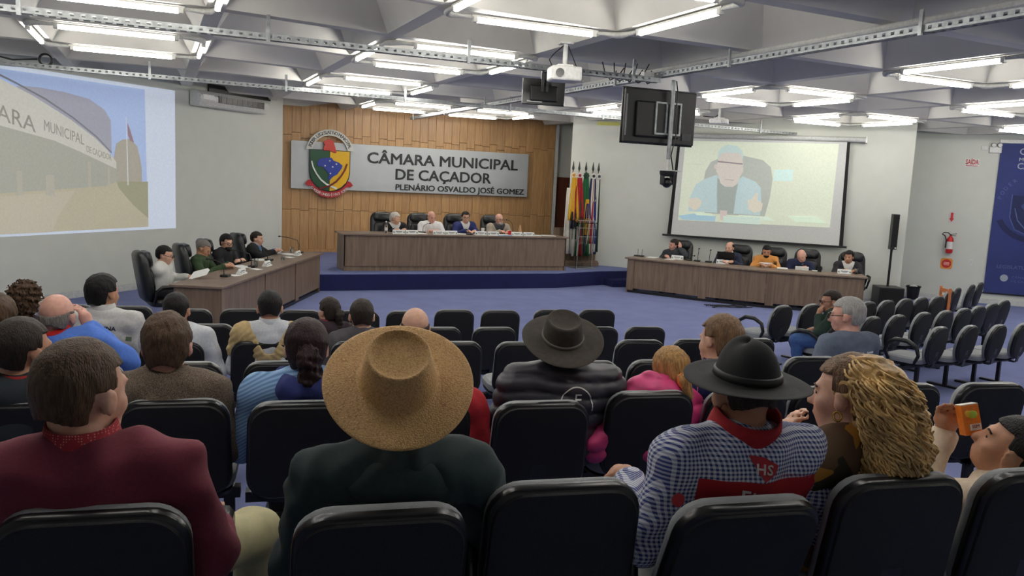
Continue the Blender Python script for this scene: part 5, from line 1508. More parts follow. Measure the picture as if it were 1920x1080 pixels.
def person(label, loc, deg, hz, lean=(0.0, 0.05), w=1.0, hs=1.05, head=(0, 0, 0), skin_='fair', hair='dark', style='short', shirt=None, trousers=None, arms=('lap', 'lap'),
           vox=0.013, sleeve='long', collar=None, seed=1, eyes=False, glasses=False, extra=None, jacket=None, seat=0.46, puff=None, hvox=0.008, fold=0.006, knees=(None, None), depth=1.0, legs=True, head_off=(0, 0, 0)):
    """loc: floor point under the hips; hz: height of head centre above the floor; lean: (x, y) shift of the neck base against the hips"""
    root = thing('person', label, 'person', loc, math.radians(deg))
    S_ = SK[skin_]
    hip = np.array((0, 0, seat + .09)); R = rotm(*head)
    N = np.array((lean[0], lean[1], hz - .15 * hs))
    up = (N - hip); L = np.linalg.norm(up); up = up / L
    pitch = -math.degrees(math.atan2(up[1], up[2]))
    RT = rotm(0, -pitch, math.degrees(math.atan2(up[0], up[2])))
    at = lambda f, dy=0.0: hip + up * (L * f) + RT @ np.array((0, dy, 0))
    SX = .175 * w
    Sh = [at(.90, -.01) + RT @ np.array((q * SX, 0, 0)) for q in (-1, 1)]
    torso = [ell(hip + (0, -.01, 0), (.178 * w, .135 * depth, .125), None, .05), ell(at(.32, 0), (.17 * w, .128 * depth, .17), RT, .06), ell(at(.68, -.005), (.178 * w, .118 * depth, .19), RT, .06),
             cap(Sh[0], Sh[1], .07, .07, .05)]
    for q, s_ in ((-1, Sh[0]), (1, Sh[1])):
        torso.append(cap(N + RT @ np.array((q * .035, -.012, .0)), s_ + RT @ np.array((-q * .03, 0, .012)), .05, .06, .04))
    hc = N + np.array((0, .035, .15)) * hs + np.array(head_off)
    hp = head_prims(hc, R, hs)
    torso.append(cap(N + RT @ np.array((0, -.014, -.09)), N + RT @ np.array((0, -.008, -.022)), .082 * hs, .066 * hs, .03))
    neck = [cap(N + RT @ np.array((0, -.005, -.03)), hc + R @ (np.array((0, -.022, -.06)) * hs), .062 * hs, .056 * hs, .025)]
    A = {}
    armp, hands, sl_end = [], [], []
    for i, q in ((0, -1), (1, 1)):
        sh = Sh[i]; a = arms[i]
        if a == 'lap':
            el = sh + np.array((q * .07, .03, -.27)); wr = np.array((q * .1, .24 + lean[1] * .3, seat + .19)); hd = np.array((-q * .5, .8, -.25))
        elif a == 'desk':
            el = sh + np.array((q * .09, .15, -.2)); wr = np.array((q * .1, lean[1] + .40, .815)); hd = np.array((-q * .75, .6, -.05))
        elif a == 'side':
            el = sh + np.array((q * .1, .0, -.27)); wr = np.array((q * .24, .22, seat + .23)); hd = np.array((0, .9, -.3))
        elif a == 'cross':
            el = sh + np.array((q * .08, .12, -.23)); wr = np.array((-q * .03, lean[1] + .27, seat + .33)); hd = np.array((-q * .95, .1, .05))
        else:
            el, wr, hd = (np.array(v, float) for v in a)
        hd = hd / np.linalg.norm(hd)
        A[i] = (sh, el, wr, hd)
        armp += [cap(sh, el, .056 * (0.6 + .4 * w), .045, .03), cap(el, wr, .044, .031, .02)]
        side = np.cross(hd, (0, 0, 1.0)); side = side / (np.linalg.norm(side) + 1e-6); nr = np.cross(side, hd)
        pc = wr + hd * .05
        hands.append(cap(wr, wr + hd * .06, .03, .036, .02)); hands.append(cap(wr + hd * .055 - side * .025, wr + hd * .055 + side * .025, .017, .017, .015))
        for j, (o, ln) in enumerate(((-.03, .062), (-.01, .075), (.01, .072), (.03, .055))):
            b0 = wr + hd * .075 + side * o; b1 = b0 + hd * ln * .55 - nr * .01; b2 = b1 + hd * ln * .4 - nr * .028
            hands += [cap(b0, b1, .0098, .0092, .004), cap(b1, b2, .0092, .0078, .004)]
        th0 = wr + hd * .03 - side * q * .028 * -1; th1 = wr + hd * .075 + side * q * .05 - nr * .012
        hands += [cap(th0, th1, .012, .010, .006)]
    legp, feet = [], []
    for q in (-1, 1):
        h0 = np.array((q * .09 * w, .03, seat + .085)); kn = np.array((q * .13, .45, seat + .075)); an = np.array((q * .12, .40, .1)); to = np.array((q * .15, .56, .04))
        kk_ = knees[0 if q < 0 else 1]
        if kk_ is not None:
            kn = np.array(kk_[0]); an = np.array(kk_[1]); to = an + np.array((.02 * q, .15, -.06))
        legp += [cap(h0, kn, .088, .064, .03), cap(kn, an, .062, .043, .03)]
        feet += [cap(an + (0, -.02, -.045), to, .042, .036, .02)]
    slim = [(p[0], p[1], p[2] * .93, p[3], p[4], p[5]) if p[0] == 'e' else (p[0], p[1], p[2], p[3] * .9, p[4] * .9, p[5]) for p in torso]
    body = hp + neck + slim + armp + hands + (legp + feet if legs else [])
    eyec = [(lambda e: (lambda X, Y, Z: .017 * hs - np.sqrt((X - e[0]) ** 2 + (Y - e[1]) ** 2 + (Z - e[2]) ** 2)))(hc + R @ (np.array((q * .031, .098, .002)) * hs)) for q in (-1, 1)]
    eyec += [(lambda e: (lambda X, Y, Z: .02 * hs - np.sqrt((X - e[0]) ** 2 + (Y - e[1]) ** 2 + (Z - e[2]) ** 2)))(hc + R @ (np.array((q * .109, .004, -.008)) * hs)) for q in (-1, 1)]
    P, Fc = field_mesh(body, vox, 0.0, .03, [lambda X, Y, Z, f=f: f(X, Y, Z) for f in eyec])
    np_mesh('body', P, Fc, S_, root)
    # clothing
    sleeves = []
    for i in (0, 1):
        sh, el, wr, hd = A[i]
        if sleeve == 'long':
            sleeves += [cap(sh, el, .060 * (0.6 + .4 * w), .05, .03), cap(el, el + (wr - el) * .88, .049, .039, .02)]
        elif sleeve == 'short':
            sleeves += [cap(sh, sh + (el - sh) * .72, .062 * (0.6 + .4 * w), .058, .03)]
        else:
            sleeves += [cap(sh, el, .060 * (0.6 + .4 * w), .05, .03), cap(el, el + (wr - el) * .3, .05, .05, .02)]
    dsp = (lambda X, Y, Z: wrinkle(X, Y, Z, seed, .13, fold))
    if puff:
        dsp = (lambda X, Y, Z: wrinkle(X, Y, Z, seed, .13, fold) - .022 * np.abs(np.sin((Z + .02 * np.sin(X * 9)) * PI / puff)) ** .45)
    zc = N[2] + .055
    scut = [lambda X, Y, Z: (X - N[0]) * up[0] + (Y - N[1]) * up[1] + (Z - N[2]) * up[2] - .115]
    if legs: scut.append(lambda X, Y, Z: (seat - .03) - Z + 0 * X + 0 * Y)
    if jacket:
        P, Fc = field_mesh(torso + sleeves, vox, .010, .03, scut, None); sh_ = np_mesh('shirt', P, Fc, shirt, root)
        z0, hw = jacket[1]
        tipz = N[2]
        jc = scut + [lambda X, Y, Z: -np.maximum(np.maximum(np.abs(X - lean[0] * (Z - hip[2]) / max(.1, L)) - hw * np.clip((Z - z0) / (tipz - z0), -.2, 1.4) - .004, .0 - (Y - .0)), z0 - Z)]
        P, Fc = field_mesh(torso + sleeves, vox, .022, .035, jc, dsp); jk = np_mesh('jacket', P, Fc, jacket[0], root)
        A['cloth'] = jk
    else:
        P, Fc = field_mesh(torso + sleeves, vox, .009 + fold, .035, scut, dsp); sh_ = np_mesh('shirt', P, Fc, shirt, root)
        A['cloth'] = sh_
    if legs:
        P, Fc = field_mesh(legp + [ell(hip + (0, -.01, -.01), (.176 * w, .135 * depth, .11), None, .05)], vox * 1.15, .014, .035, [lambda X, Y, Z: .085 - Z + 0 * X + 0 * Y], lambda X, Y, Z: wrinkle(X, Y, Z, seed + 5, .1, .005)); np_mesh('trousers', P, Fc, trousers or m_dark, root)
        for f_ in feet:
            P, Fc = field_mesh([f_], vox * 1.1, .012, .02, [lambda X, Y, Z: .002 - Z + 0 * X + 0 * Y]); np_mesh('shoe', P, Fc, m_shoe, root)
    if collar is not None:
        cm, ch, cr_ = collar
        vs, fs = [], []
        nseg = 28
        ax_ = RT
        for j, (dz, rr) in enumerate(((-.03, cr_ + .016), (ch * .55, cr_ + .006), (ch, cr_ + .002), (ch + .004, cr_ + .008), (ch * .5, cr_ + .016), (-.035, cr_ + .026))):
            for i in range(nseg):
                a = 2 * PI * i / nseg
                front = max(0, math.sin(a)) ** 2
                p = N + np.array((0, .006, .042)) + ax_ @ np.array((rr * math.cos(a) * 1.06, rr * math.sin(a) * 1.1 + .01, dz - .045 * front))
                vs.append(tuple(p))
        for j in range(6):
            for i in range(nseg):
                fs.append((j * nseg + i, j * nseg + (i + 1) % nseg, ((j + 1) % 6) * nseg + (i + 1) % nseg, ((j + 1) % 6) * nseg + i))
        me = bpy.data.meshes.new('collar'); me.from_pydata(vs, [], fs)
        bm = bmesh.new(); bm.from_mesh(me); bmesh.ops.recalc_face_normals(bm, faces=bm.faces); bm.to_mesh(me); bm.free()
        finish(me, 'collar', cm, root, True)
    HM = Matrix.Translation(Vector(hc)) @ Matrix(R.tolist()).to_4x4() @ Matrix.Scale(hs, 4)
    A['head'] = HM; A['N'] = N; A['hc'] = hc; A['RT'] = RT; A['root'] = root; A['Sh'] = Sh; A['hip'] = hip
    if style:
        key = (style, hvox, seed % 3)
        if key not in HAIRC:
            HAIRC[key] = hair_mesh(style, hvox, seed % 3 + 11)
        P, Fc = HAIRC[key]
        hob = np_mesh('hair', P, Fc, HR[hair], root, HM); A['hair'] = hob
    if eyes:
        for q in (-1, 1):
            b = MB(); b.ell((q * .031, .0785, .001), (.012, .007, .0062), 10, 6); o = b.build('eye', m_eye, root, True); o.matrix_local = HM
            b = MB(); b.tube([(q * .016, .0905, .022), (q * .032, .089, .026), (q * .05, .076, .021)], .0038, 5); o = b.build('eyebrow', HR[hair], root, True); o.matrix_local = HM
        b = MB(); b.tube([(-.022, .088, -.06), (0, .0965, -.059), (.022, .088, -.06)], .0042, 6); o = b.build('mouth', m_lip, root, True); o.matrix_local = HM
    if glasses:
        gm = mat('spectacle_frame', (24, 20, 22), 0.3)
        b = MB()
        for q in (-1, 1):
            b.tube([(q * .034 + .025 * math.cos(a), .108, .0 + .019 * math.sin(a)) for a in [2 * PI * i / 12 for i in range(12)]], .0034, 5, True)
            b.tube([(q * .058, .106, .004), (q * .082, .06, .006), (q * .088, -.005, .006)], .003, 5)
        b.tube([(-.01, .11, .004), (.01, .11, .004)], .003, 5)
        o = b.build('glasses', gm, root, True); o.matrix_local = HM
    if extra:
        extra(A)
    return A
HAIRC = {}
def fab(name, col, rough=0.9, amt=0.05, ns=60, bump=0.15):
    return mat('fabric_' + name, col, rough, nscale=ns, namt=amt, bump=bump, bscale=500)
def caps_part(name, prims, vox, m, root, grow=0.0, k=.02, cuts=(), disp=None, M=None):
    P, Fc = field_mesh(prims, vox, grow, k, cuts, disp)
    return np_mesh(name, P, Fc, m, root, M)
def decal(name, me2d, m, root, target, o, ux, uy, n, off=.003):
    """lay flat lettering onto the clothing: points on plane (o, ux, uy) are pushed along -n onto the target surface"""
    from mathutils.bvhtree import BVHTree
    tm = target.data
    bv = BVHTree.FromPolygons([v.co for v in tm.vertices], [p.vertices for p in tm.polygons])
    o, ux, uy, n = (Vector(v) for v in (o, ux, uy, n))
    bm = bmesh.new(); bm.from_mesh(me2d)
    bmesh.ops.triangulate(bm, faces=bm.faces)
    bmesh.ops.subdivide_edges(bm, edges=[e for e in bm.edges if e.calc_length() > .02], cuts=2, use_grid_fill=False)
    for v in bm.verts:
        p = o + ux * v.co.x + uy * v.co.y
        h = bv.ray_cast(p + n * .3, -n)
        v.co = (h[0] + n * off) if h[0] is not None else p
    me = bpy.data.meshes.new(name); bm.to_mesh(me); bm.free()
    return finish(me, name, m, root)
def poly2d(pts):
    me = bpy.data.meshes.new('p2'); me.from_pydata([(x, y, 0) for x, y in pts], [], [list(range(len(pts)))]); return me
# ---------------------------------------------------------------- the people at the desks
m_wshirt = fab('white_shirt', (214, 214, 210)); m_black_f = fab('black_cloth', (24, 24, 27)); m_navy_f = fab('navy_cloth', (34, 40, 62))
DV = 0.016
def seated(label, hx, hy, hz, z, deg, **kw):
    """place a figure so that its head centre stands over (hx, hy)"""
    lean = kw.get('lean', (0.0, 0.05)); hs = kw.get('hs', 1.05)
    off = np.array((lean[0], lean[1] + .035 * hs)) + np.array(kw.get('head_off', (0, 0, 0)))[:2]
    a = math.radians(deg)
    x = hx - (math.cos(a) * off[0] - math.sin(a) * off[1]); y = hy - (math.sin(a) * off[0] + math.cos(a) * off[1])
    return person(label, (x, y, z), deg, hz - z, **kw)
seated('white-haired man in a black jacket turning to his left on the dais', 4.72, 17.4, 1.36, DAIS, 180, lean=(0.02, .14), head=(45, 14, 0), hair='white', style='full', shirt=m_wshirt, jacket=(m_black_f, (.72, .09)), arms=('desk', 'desk'), eyes=True, vox=DV, seed=2, w=1.05)
seated('bald man in a white T-shirt on the dais', 5.54, 17.4, 1.41, DAIS, 180, lean=(0, .12), head=(12, 18, 0), hair='dark', style='bald', skin_='pink', shirt=fab('white_tee', (228, 228, 228)), sleeve='short', arms=('cross', 'cross'), eyes=True, vox=DV, seed=3, w=1.14)
seated('man in glasses and a blue suit on the dais', 6.34, 17.4, 1.42, DAIS, 180, lean=(0, .1), head=(-6, 4, 0), hair='black', style='full', shirt=m_wshirt, jacket=(fab('blue_suit', (36, 46, 100)), (.70, .085)), arms=('desk', 'desk'), eyes=True, glasses=True, vox=DV, seed=4, w=1.06)
seated('bearded man in glasses and a beige jacket speaking on the dais', 7.16, 17.4, 1.40, DAIS, 180, lean=(0, .1), head=(10, 4, 0), hair='salt', style='bald', skin_='pink', shirt=fab('charcoal_tee', (58, 60, 66)), jacket=(fab('beige_jacket', (158, 148, 134), ns=90, amt=.1), (.68, .12)), arms=('desk', 'desk'), eyes=True, glasses=True, vox=DV, seed=5, w=1.1,
       extra=lambda A: caps_part('beard', [ell((0, .06, -.085), (.056, .052, .042))], .009, HR['grey'], A['root'], M=A['head'], cuts=[lambda X, Y, Z: Z + .045 + 0 * X + 0 * Y]))
# left desk, seen from the side
AL = -112
seated('man in glasses and a white shirt reading a sheet at the left desk', 0.08, 12.27, 1.07, 0, AL, lean=(0, .03), head=(6, 12, 0), hair='black', style='short', shirt=fab('pale_shirt', (196, 198, 194)), arms=('lap', ((-.24, .1, .72), (-.1, .36, .76), (-.2, .9, .1))), glasses=True, eyes=True, vox=DV, seed=6, w=1.05)
seated('grey-haired man in a dark green sweater at the left desk', 0.64, 13.43, 1.05, 0, AL, lean=(0, .12), head=(0, 30, 0), hair='salt', style='crop', skin_='tan', shirt=fab('green_knit', (46, 66, 38), ns=90), arms=('desk', 'desk'), eyes=True, vox=DV, seed=7, w=1.06)
seated('bearded man in glasses and black clothes at the left desk', 1.03, 14.26, 1.08, 0, AL - 12, lean=(0, .08), head=(-22, 14, 0), hair='black', style='full', shirt=m_black_f, arms=('cross', 'cross'), eyes=True, glasses=True, vox=DV, seed=8, w=1.05,
       extra=lambda A: caps_part('beard', [ell((0, .056, -.08), (.06, .056, .05))], .009, HR['black'], A['root'], M=A['head'], cuts=[lambda X, Y, Z: Z + .04 + 0 * X + 0 * Y]))
seated('man in a black jacket over a blue shirt with clasped hands at the left desk', 1.66, 15.63, 1.03, 0, AL, lean=(0, .05), head=(0, 6, 0), hair='dark', style='short', shirt=fab('blue_shirt', (70, 110, 150)), jacket=(m_black_f, (.6, .08)), arms=(((-.2, .22, .72), (-.03, .42, .82), (.4, .8, .3)), ((.2, .22, .72), (.03, .42, .82), (-.4, .8, .3))), eyes=True, vox=DV, seed=9, w=1.08)
# right desk, facing the hall
def lean_hand(A):
    pass
seated('man in a dark jacket resting his cheek on his hand at the right desk', 10.5, 15.3, 1.05, 0, 128, lean=(.06, .14), head=(-40, 8, -14), hair='dark', style='short', skin_='pink', shirt=fab('dark_grey_jacket', (50, 54, 60)), arms=(((-.26, .3, .82), (-.1, .2, .98), (.1, -.1, .9)), 'desk'), eyes=True, vox=DV, seed=10, w=1.12)
seated('man in a navy sweater and white collar behind the laptop', 11.27, 14.33, 1.08, 0, 138, lean=(0, .08), head=(-24, 10, 0), hair='black', style='balding', shirt=m_navy_f, collar=(m_wshirt, .05, .06), arms=('desk', 'desk'), eyes=True, vox=DV, seed=11, w=1.05)
seated('young bearded man in an orange sweater at the right desk', 11.77, 13.74, 1.07, 0, 140, lean=(0, .1), head=(0, 24, 0), hair='black', style='short', skin_='tan', shirt=fab('orange_knit', (206, 142, 72)), arms=('desk', 'desk'), eyes=True, vox=DV, seed=12, w=1.02,
       extra=lambda A: caps_part('beard', [ell((0, .056, -.08), (.056, .052, .042))], .009, HR['black'], A['root'], M=A['head'], cuts=[lambda X, Y, Z: Z + .05 + 0 * X + 0 * Y]))
seated('bald elderly man in a navy jumper bowing his head at the right desk', 12.33, 13.31, 1.02, 0, 143, lean=(-.04, .12), head=(-14, 26, 16), hair='white', style='bald', skin_='pink', shirt=fab('navy_jumper', (26, 34, 64)), arms=('desk', 'cross'), eyes=True, vox=DV, seed=13, w=1.08)
seated('young man in a dark blazer and white shirt at the right end of the desk', 13.05, 12.74, 1.06, 0, 143, lean=(0, .1), head=(-26, 8, 0), hair='black', style='full', skin_='tan', shirt=m_wshirt, jacket=(fab('dark_blazer', (38, 36, 42)), (.62, .1)), arms=('desk', 'desk'), eyes=True, vox=DV, seed=14, w=1.04)
sheet_ = MB(); sheet_.prism([(-.15, -.1), (.14, -.1), (.15, .02), (.1, .09), (-.12, .1)], .002, (0, 0, 0), (1, 0, 0), (0, 1, 0))
so = sheet_.build('paper_sheet', m_paper); so.location = (0.52, 12.12, .83); so.rotation_euler = (math.radians(28), math.radians(-18), math.radians(-30))
tag(so, 'white sheet of paper held by the man at the near end of the left desk', 'paper')
# ---------------------------------------------------------------- the audience
def pattern_mat(name, build, rough=0.9):
    m = bpy.data.materials.new(name); m.use_nodes = True
    nt, bs = nodes_of(m); bs.inputs['Roughness'].default_value = rough
    tc = nt.nodes.new('ShaderNodeTexCoord'); sx = nt.nodes.new('ShaderNodeSeparateXYZ'); nt.links.new(tc.outputs['Object'], sx.inputs[0])
    def math_(op, a, b=None, c=None):
        n = nt.nodes.new('ShaderNodeMath'); n.operation = op
        for i, v in enumerate((a, b, c)):
            if v is None: continue
            if isinstance(v, (int, float)): n.inputs[i].default_value = v
            else: nt.links.new(v, n.inputs[i])
        return n.outputs[0]
    def mix(f, a, b):
        n = nt.nodes.new('ShaderNodeMix'); n.data_type = 'RGBA'
        nt.links.new(f, n.inputs[0]) if not isinstance(f, (int, float)) else setattr(n.inputs[0], 'default_value', f)
        for s_, v in ((6, a), (7, b)):
            if isinstance(v, tuple): n.inputs[s_].default_value = lin(v)
            else: nt.links.new(v, n.inputs[s_])
        return n.outputs[2]
    out = build(nt, tc, sx, math_, mix)
    nt.links.new(out, bs.inputs['Base Color'])
    MATS[name] = m
    return m
def stripes(math_, ax, period, duty=0.5):
    return math_('GREATER_THAN', math_('FRACT', math_('DIVIDE', math_('ADD', ax, 10.0), period)), duty)
def b_gingham(nt, tc, sx, math_, mix):
    per = .0128
    a = stripes(math_, math_('ADD', sx.outputs[0], math_('MULTIPLY', sx.outputs[1], .6)), per); b_ = stripes(math_, sx.outputs[2], per)
    s_ = math_('MULTIPLY', math_('ADD', a, b_), .5)
    chk = mix(s_, (206, 210, 220), (44, 58, 120))
    red = math_('LESS_THAN', math_('ADD', sx.outputs[2], math_('MULTIPLY', math_('ABSOLUTE', sx.outputs[0]), -.06)), .825)
    arm = math_('LESS_THAN', math_('ABSOLUTE', sx.outputs[0]), .195)
    return mix(math_('MULTIPLY', red, arm), chk, (166, 30, 40))
m_gingham = pattern_mat('gingham_shirt', b_gingham)
def b_tweed(nt, tc, sx, math_, mix):
    n = nt.nodes.new('ShaderNodeTexNoise'); n.inputs['Scale'].default_value = 230; n.inputs['Detail'].default_value = 2; nt.links.new(tc.outputs['Object'], n.inputs['Vector'])
    f = math_('MULTIPLY', math_('SUBTRACT', n.outputs['Fac'], .35), 2.6)
    return mix(f, (70, 58, 48), (138, 122, 106))
m_tweed = pattern_mat('tweed_jacket', b_tweed)
def b_knit(nt, tc, sx, math_, mix):
    w = math_('FRACT', math_('DIVIDE', math_('ADD', math_('ADD', sx.outputs[2], math_('MULTIPLY', math_('MULTIPLY', sx.outputs[0], sx.outputs[0]), 1.2)), 10), .0165))
    t = math_('ABSOLUTE', math_('SUBTRACT', w, .5))
    return mix(math_('MULTIPLY', t, 1.9), (84, 120, 168), (150, 186, 222))
m_knit = pattern_mat('ribbed_light_blue_knit', b_knit)
def b_plaid(nt, tc, sx, math_, mix):
    a = stripes(math_, sx.outputs[0], .09, .55); b_ = stripes(math_, sx.outputs[2], .09, .55)
    base = mix(math_('MULTIPLY', math_('ADD', a, b_), .5), (46, 60, 120), (34, 32, 60))
    l1 = stripes(math_, math_('ADD', sx.outputs[0], .02), .09, .93); l2 = stripes(math_, math_('ADD', sx.outputs[2], .03), .09, .93)
    return mix(math_('MAXIMUM', l1, l2), base, (198, 120, 150))
m_plaid = pattern_mat('plaid_shirt', b_plaid)
def b_patch(nt, tc, sx, math_, mix):
    v = nt.nodes.new('ShaderNodeTexVoronoi'); v.inputs['Scale'].default_value = 8.5; v.distance = 'CHEBYCHEV'; v.inputs['Randomness'].default_value = .55
    mp = nt.nodes.new('ShaderNodeMapping'); mp.inputs['Rotation'].default_value = (.2, .5, .3); nt.links.new(tc.outputs['Object'], mp.inputs[0]); nt.links.new(mp.outputs[0], v.inputs['Vector'])
    sp_ = nt.nodes.new('ShaderNodeSeparateColor'); nt.links.new(v.outputs['Color'], sp_.inputs[0])
    c = mix(math_('GREATER_THAN', sp_.outputs[0], .42), (168, 118, 40), (92, 68, 46))
    return mix(math_('GREATER_THAN', sp_.outputs[0], .82), c, (48, 42, 30))
m_patch = pattern_mat('patchwork_knit', b_patch)
def b_straw(nt, tc, sx, math_, mix):
    v = nt.nodes.new('ShaderNodeTexVoronoi'); v.inputs['Scale'].default_value = 210; nt.links.new(tc.outputs['Object'], v.inputs['Vector'])
    n = nt.nodes.new('ShaderNodeTexNoise'); n.inputs['Scale'].default_value = 9; nt.links.new(tc.outputs['Object'], n.inputs['Vector'])
    c = mix(math_('MULTIPLY', v.outputs['Distance'], .8), (224, 184, 122), (150, 104, 56))
    bs = nt.nodes['Principled BSDF']
    bp = nt.nodes.new('ShaderNodeBump'); bp.inputs['Strength'].default_value = .5; bp.inputs['Distance'].default_value = .003; bp.invert = True
    nt.links.new(v.outputs['Distance'], bp.inputs['Height']); nt.links.new(bp.outputs[0], bs.inputs['Normal'])
    return mix(math_('MULTIPLY', math_('SUBTRACT', n.outputs['Fac'], .4), .4), c, (186, 136, 78))
m_straw = pattern_mat('woven_straw', b_straw, .6)
def b_dots(nt, tc, sx, math_, mix):
    v = nt.nodes.new('ShaderNodeTexVoronoi'); v.inputs['Scale'].default_value = 150; v.inputs['Randomness'].default_value = 0; nt.links.new(tc.outputs['Object'], v.inputs['Vector'])
    return mix(math_('LESS_THAN', v.outputs['Distance'], .28), (150, 36, 46), (206, 130, 126))
m_dots = pattern_mat('dotted_collar_red', b_dots)

def put_hat(A, pos_local, n_local, m_, prof, sx=1.0, sy=1.08, band=None, wave=0.0, n=48, crease=0.0):
    """lathe hat, axis along n_local, in the person's local space"""
    b = MB(); b.lathe(prof, n, (0, 0, 0), sx, sy)
    rmax = max(r for r, z in prof)
    for v in b.v:
        r = math.hypot(v.x / sx, v.y / sy)
        if r > .115:
            t = (r - .115) / (rmax - .115)
            v.z += wave * t * t * math.cos(2 * math.atan2(v.y, v.x))
        elif crease and v.z > .05:
            a = math.atan2(v.x, v.y)
            k = (v.z - .05) / .09
            v.x *= 1 - crease * k * (abs(math.sin(a)) ** 2) * .6
            v.y *= 1 - crease * k * .25
            v.z += crease * .02 * k * math.cos(2 * a)
    o = b.build('hat', m_, A['root'], smooth=True)
    q = Vector((0, 0, 1)).rotation_difference(Vector(n_local).normalized()).to_matrix().to_4x4()
    o.matrix_local = Matrix.Translation(Vector(pos_local)) @ q
    sm = o.modifiers.new('s', 'SUBSURF'); sm.levels = 1; sm.render_levels = 1
    if band:
        bb = MB(); bb.lathe([(band[1], band[2]), (band[1] + .003, band[2] + .004), (band[3] + .003, band[4] - .004), (band[3], band[4])], n, (0, 0, 0), sx, sy)
        if crease:
            for v in bb.v:
                if v.z > .05: v.x *= .985
        bo = bb.build('hat_band', band[0], o, smooth=True)
    return o
def to_local(A, deg, p):
    loc = A['root'].location; a = math.radians(deg)
    dx, dy = p[0] - loc.x, p[1] - loc.y
    return Vector((math.cos(a) * dx + math.sin(a) * dy, -math.sin(a) * dx + math.cos(a) * dy, p[2] - loc.z))
def dir_local(deg, d):
    a = math.radians(deg)
    return Vector((math.cos(a) * d[0] + math.sin(a) * d[1], -math.sin(a) * d[0] + math.cos(a) * d[1], d[2]))
B = -9
LB = dict(lean=(0, -.06), hs=1.1)
def back_plane(A, dz, dx=0.0, ang=0.0):
    """frame on the wearer's back: origin, reading direction, up, outward normal"""
    ca, sa = math.cos(ang), math.sin(ang)
    return (tuple(A['N'] + np.array((dx, -.1, dz))), (ca, 0, sa), (-sa, 0, ca), (0, -1, 0))

# --- nearest row
def ex_maroon(A):
    pass
seated('man in a maroon shirt with a dotted collar, nearest at the lower left', -.18, 2.31, 1.755, T4, B, lean=(.0, -.05), hs=1.12, head=(-34, 4, 0), w=1.2, depth=1.08, hair='brown', style='short', shirt=fab('maroon_shirt', (112, 42, 58), ns=120), trousers=m_khaki,
       collar=(m_dots, .055, .07), arms=('lap', ((.31, -.02, .62), (.27, .2, .66), (-.1, .9, 0))), vox=.011, hvox=.005, seed=21, fold=.011, knees=(None, ((.40, .40, .50), (.40, .40, .1))))
def ex_hood(A):
    N = A['N']
    caps_part('hood', [cap(N + (-.07, -.07, .0), N + (.07, -.07, .0), .05, .05), ell(N + (0, -.08, -.03), (.15, .055, .055))], .011, fab('bottle_green_cloth', (36, 52, 54)), A['root'], k=.03, disp=lambda X, Y, Z: wrinkle(X, Y, Z, 4, .08, .006))
SH = (0.62, 2.19, 1.70)
A2 = seated('man in a bottle-green hoodie wearing a wide straw hat', SH[0], SH[1], SH[2] - .02, T4, B, lean=(0, -.12), hs=1.0, head=(0, -16, 0), w=1.2, depth=1.08, hair='dark', style='crop', shirt=fab('bottle_green_cloth', (36, 52, 54)), arms=('lap', 'lap'), vox=.011, seed=22, fold=.011, extra=ex_hood)
put_hat(A2, to_local(A2, B, (.597, 2.12, 1.782)), dir_local(B, (-.172, -.58, .80)), m_straw,
        [(.199, .004), (.206, .0), (.204, .006), (.17, .004), (.14, .002), (.114, .006), (.105, .014), (.102, .03), (.094, .07), (.088, .105), (.086, .118), (.081, .124), (.075, .12), (.07, .108), (.05, .105), (.02, .104), (.001, .104)],
        1.0, 1.06, None, .008)
# checked shirt and black hat
def ex_check(A):
    cl = A['cloth']; r = A['root']
    o, ux, uy, n = back_plane(A, -.03, .0, -.06)
    decal('logo_shield', poly2d([(-.05, .035), (.0, .032), (.042, .012), (.032, -.018), (.004, -.04), (-.02, -.012)]), mat('logo_red', (166, 26, 40), .6), r, cl, o, ux, uy, n)
    decal('logo_letters', text_polys('HS', .042, 'CENTER', 0, .001, 1.1, 2), m_white, r, cl, tuple(Vector(o) + Vector((-.003, 0, -.003))), ux, uy, n, .006)
    decal('logo_text', text_polys('corretora', .026, 'LEFT', 0, 0, 1.2, 1), mat('logo_red_thin', (190, 90, 100), .6), r, cl, tuple(Vector(o) + Vector((.045, 0, -.026))), ux, uy, n, .004)
    decal('back_text', text_polys('Figuere', .062, 'CENTER', 0, .001, 1.1, 2), m_white, r, cl, tuple(Vector(o) + Vector((.03, 0, -.095))), ux, uy, n, .004)
    decal('sleeve_badge', poly2d([(.02 * math.cos(a), .022 * math.sin(a)) for a in [2 * PI * i / 10 for i in range(10)]]), mat('badge_red', (206, 60, 70), .6), r, cl, tuple(Vector(o) + Vector((-.25, .02, -.1))), ux, uy, n, .004)
A3 = seated('man in a blue checked shirt with red yoke wearing a black felt hat', 1.66, 1.99, 1.725, T4, B, lean=(0, -.12), hs=1.06, head=(0, 2, 0), w=1.22, depth=1.1, hair='dark', style='crop', shirt=m_gingham, collar=(fab('red_collar', (160, 28, 38)), .07, .086), arms=('side', 'side'), vox=.011, hvox=.006, seed=23, skin_='tan', fold=.009, extra=ex_check)
m_felt = mat('black_felt', (26, 26, 28), .85, nscale=40, namt=.08, bump=.1, bscale=300); m_band = mat('hat_ribbon_black', (14, 14, 15), .5)
put_hat(A3, to_local(A3, B, (1.655, 1.97, 1.768)), dir_local(B, (-.02, -.05, 1)), m_felt,
        [(.186, .004), (.192, .0), (.19, .006), (.165, .004), (.13, .002), (.106, .005), (.1, .014), (.097, .035), (.09, .075), (.076, .105), (.055, .122), (.03, .127), (.001, .126)],
        .98, 1.12, (m_band, .1015, .012, .0985, .036), -.006, 48, .55)
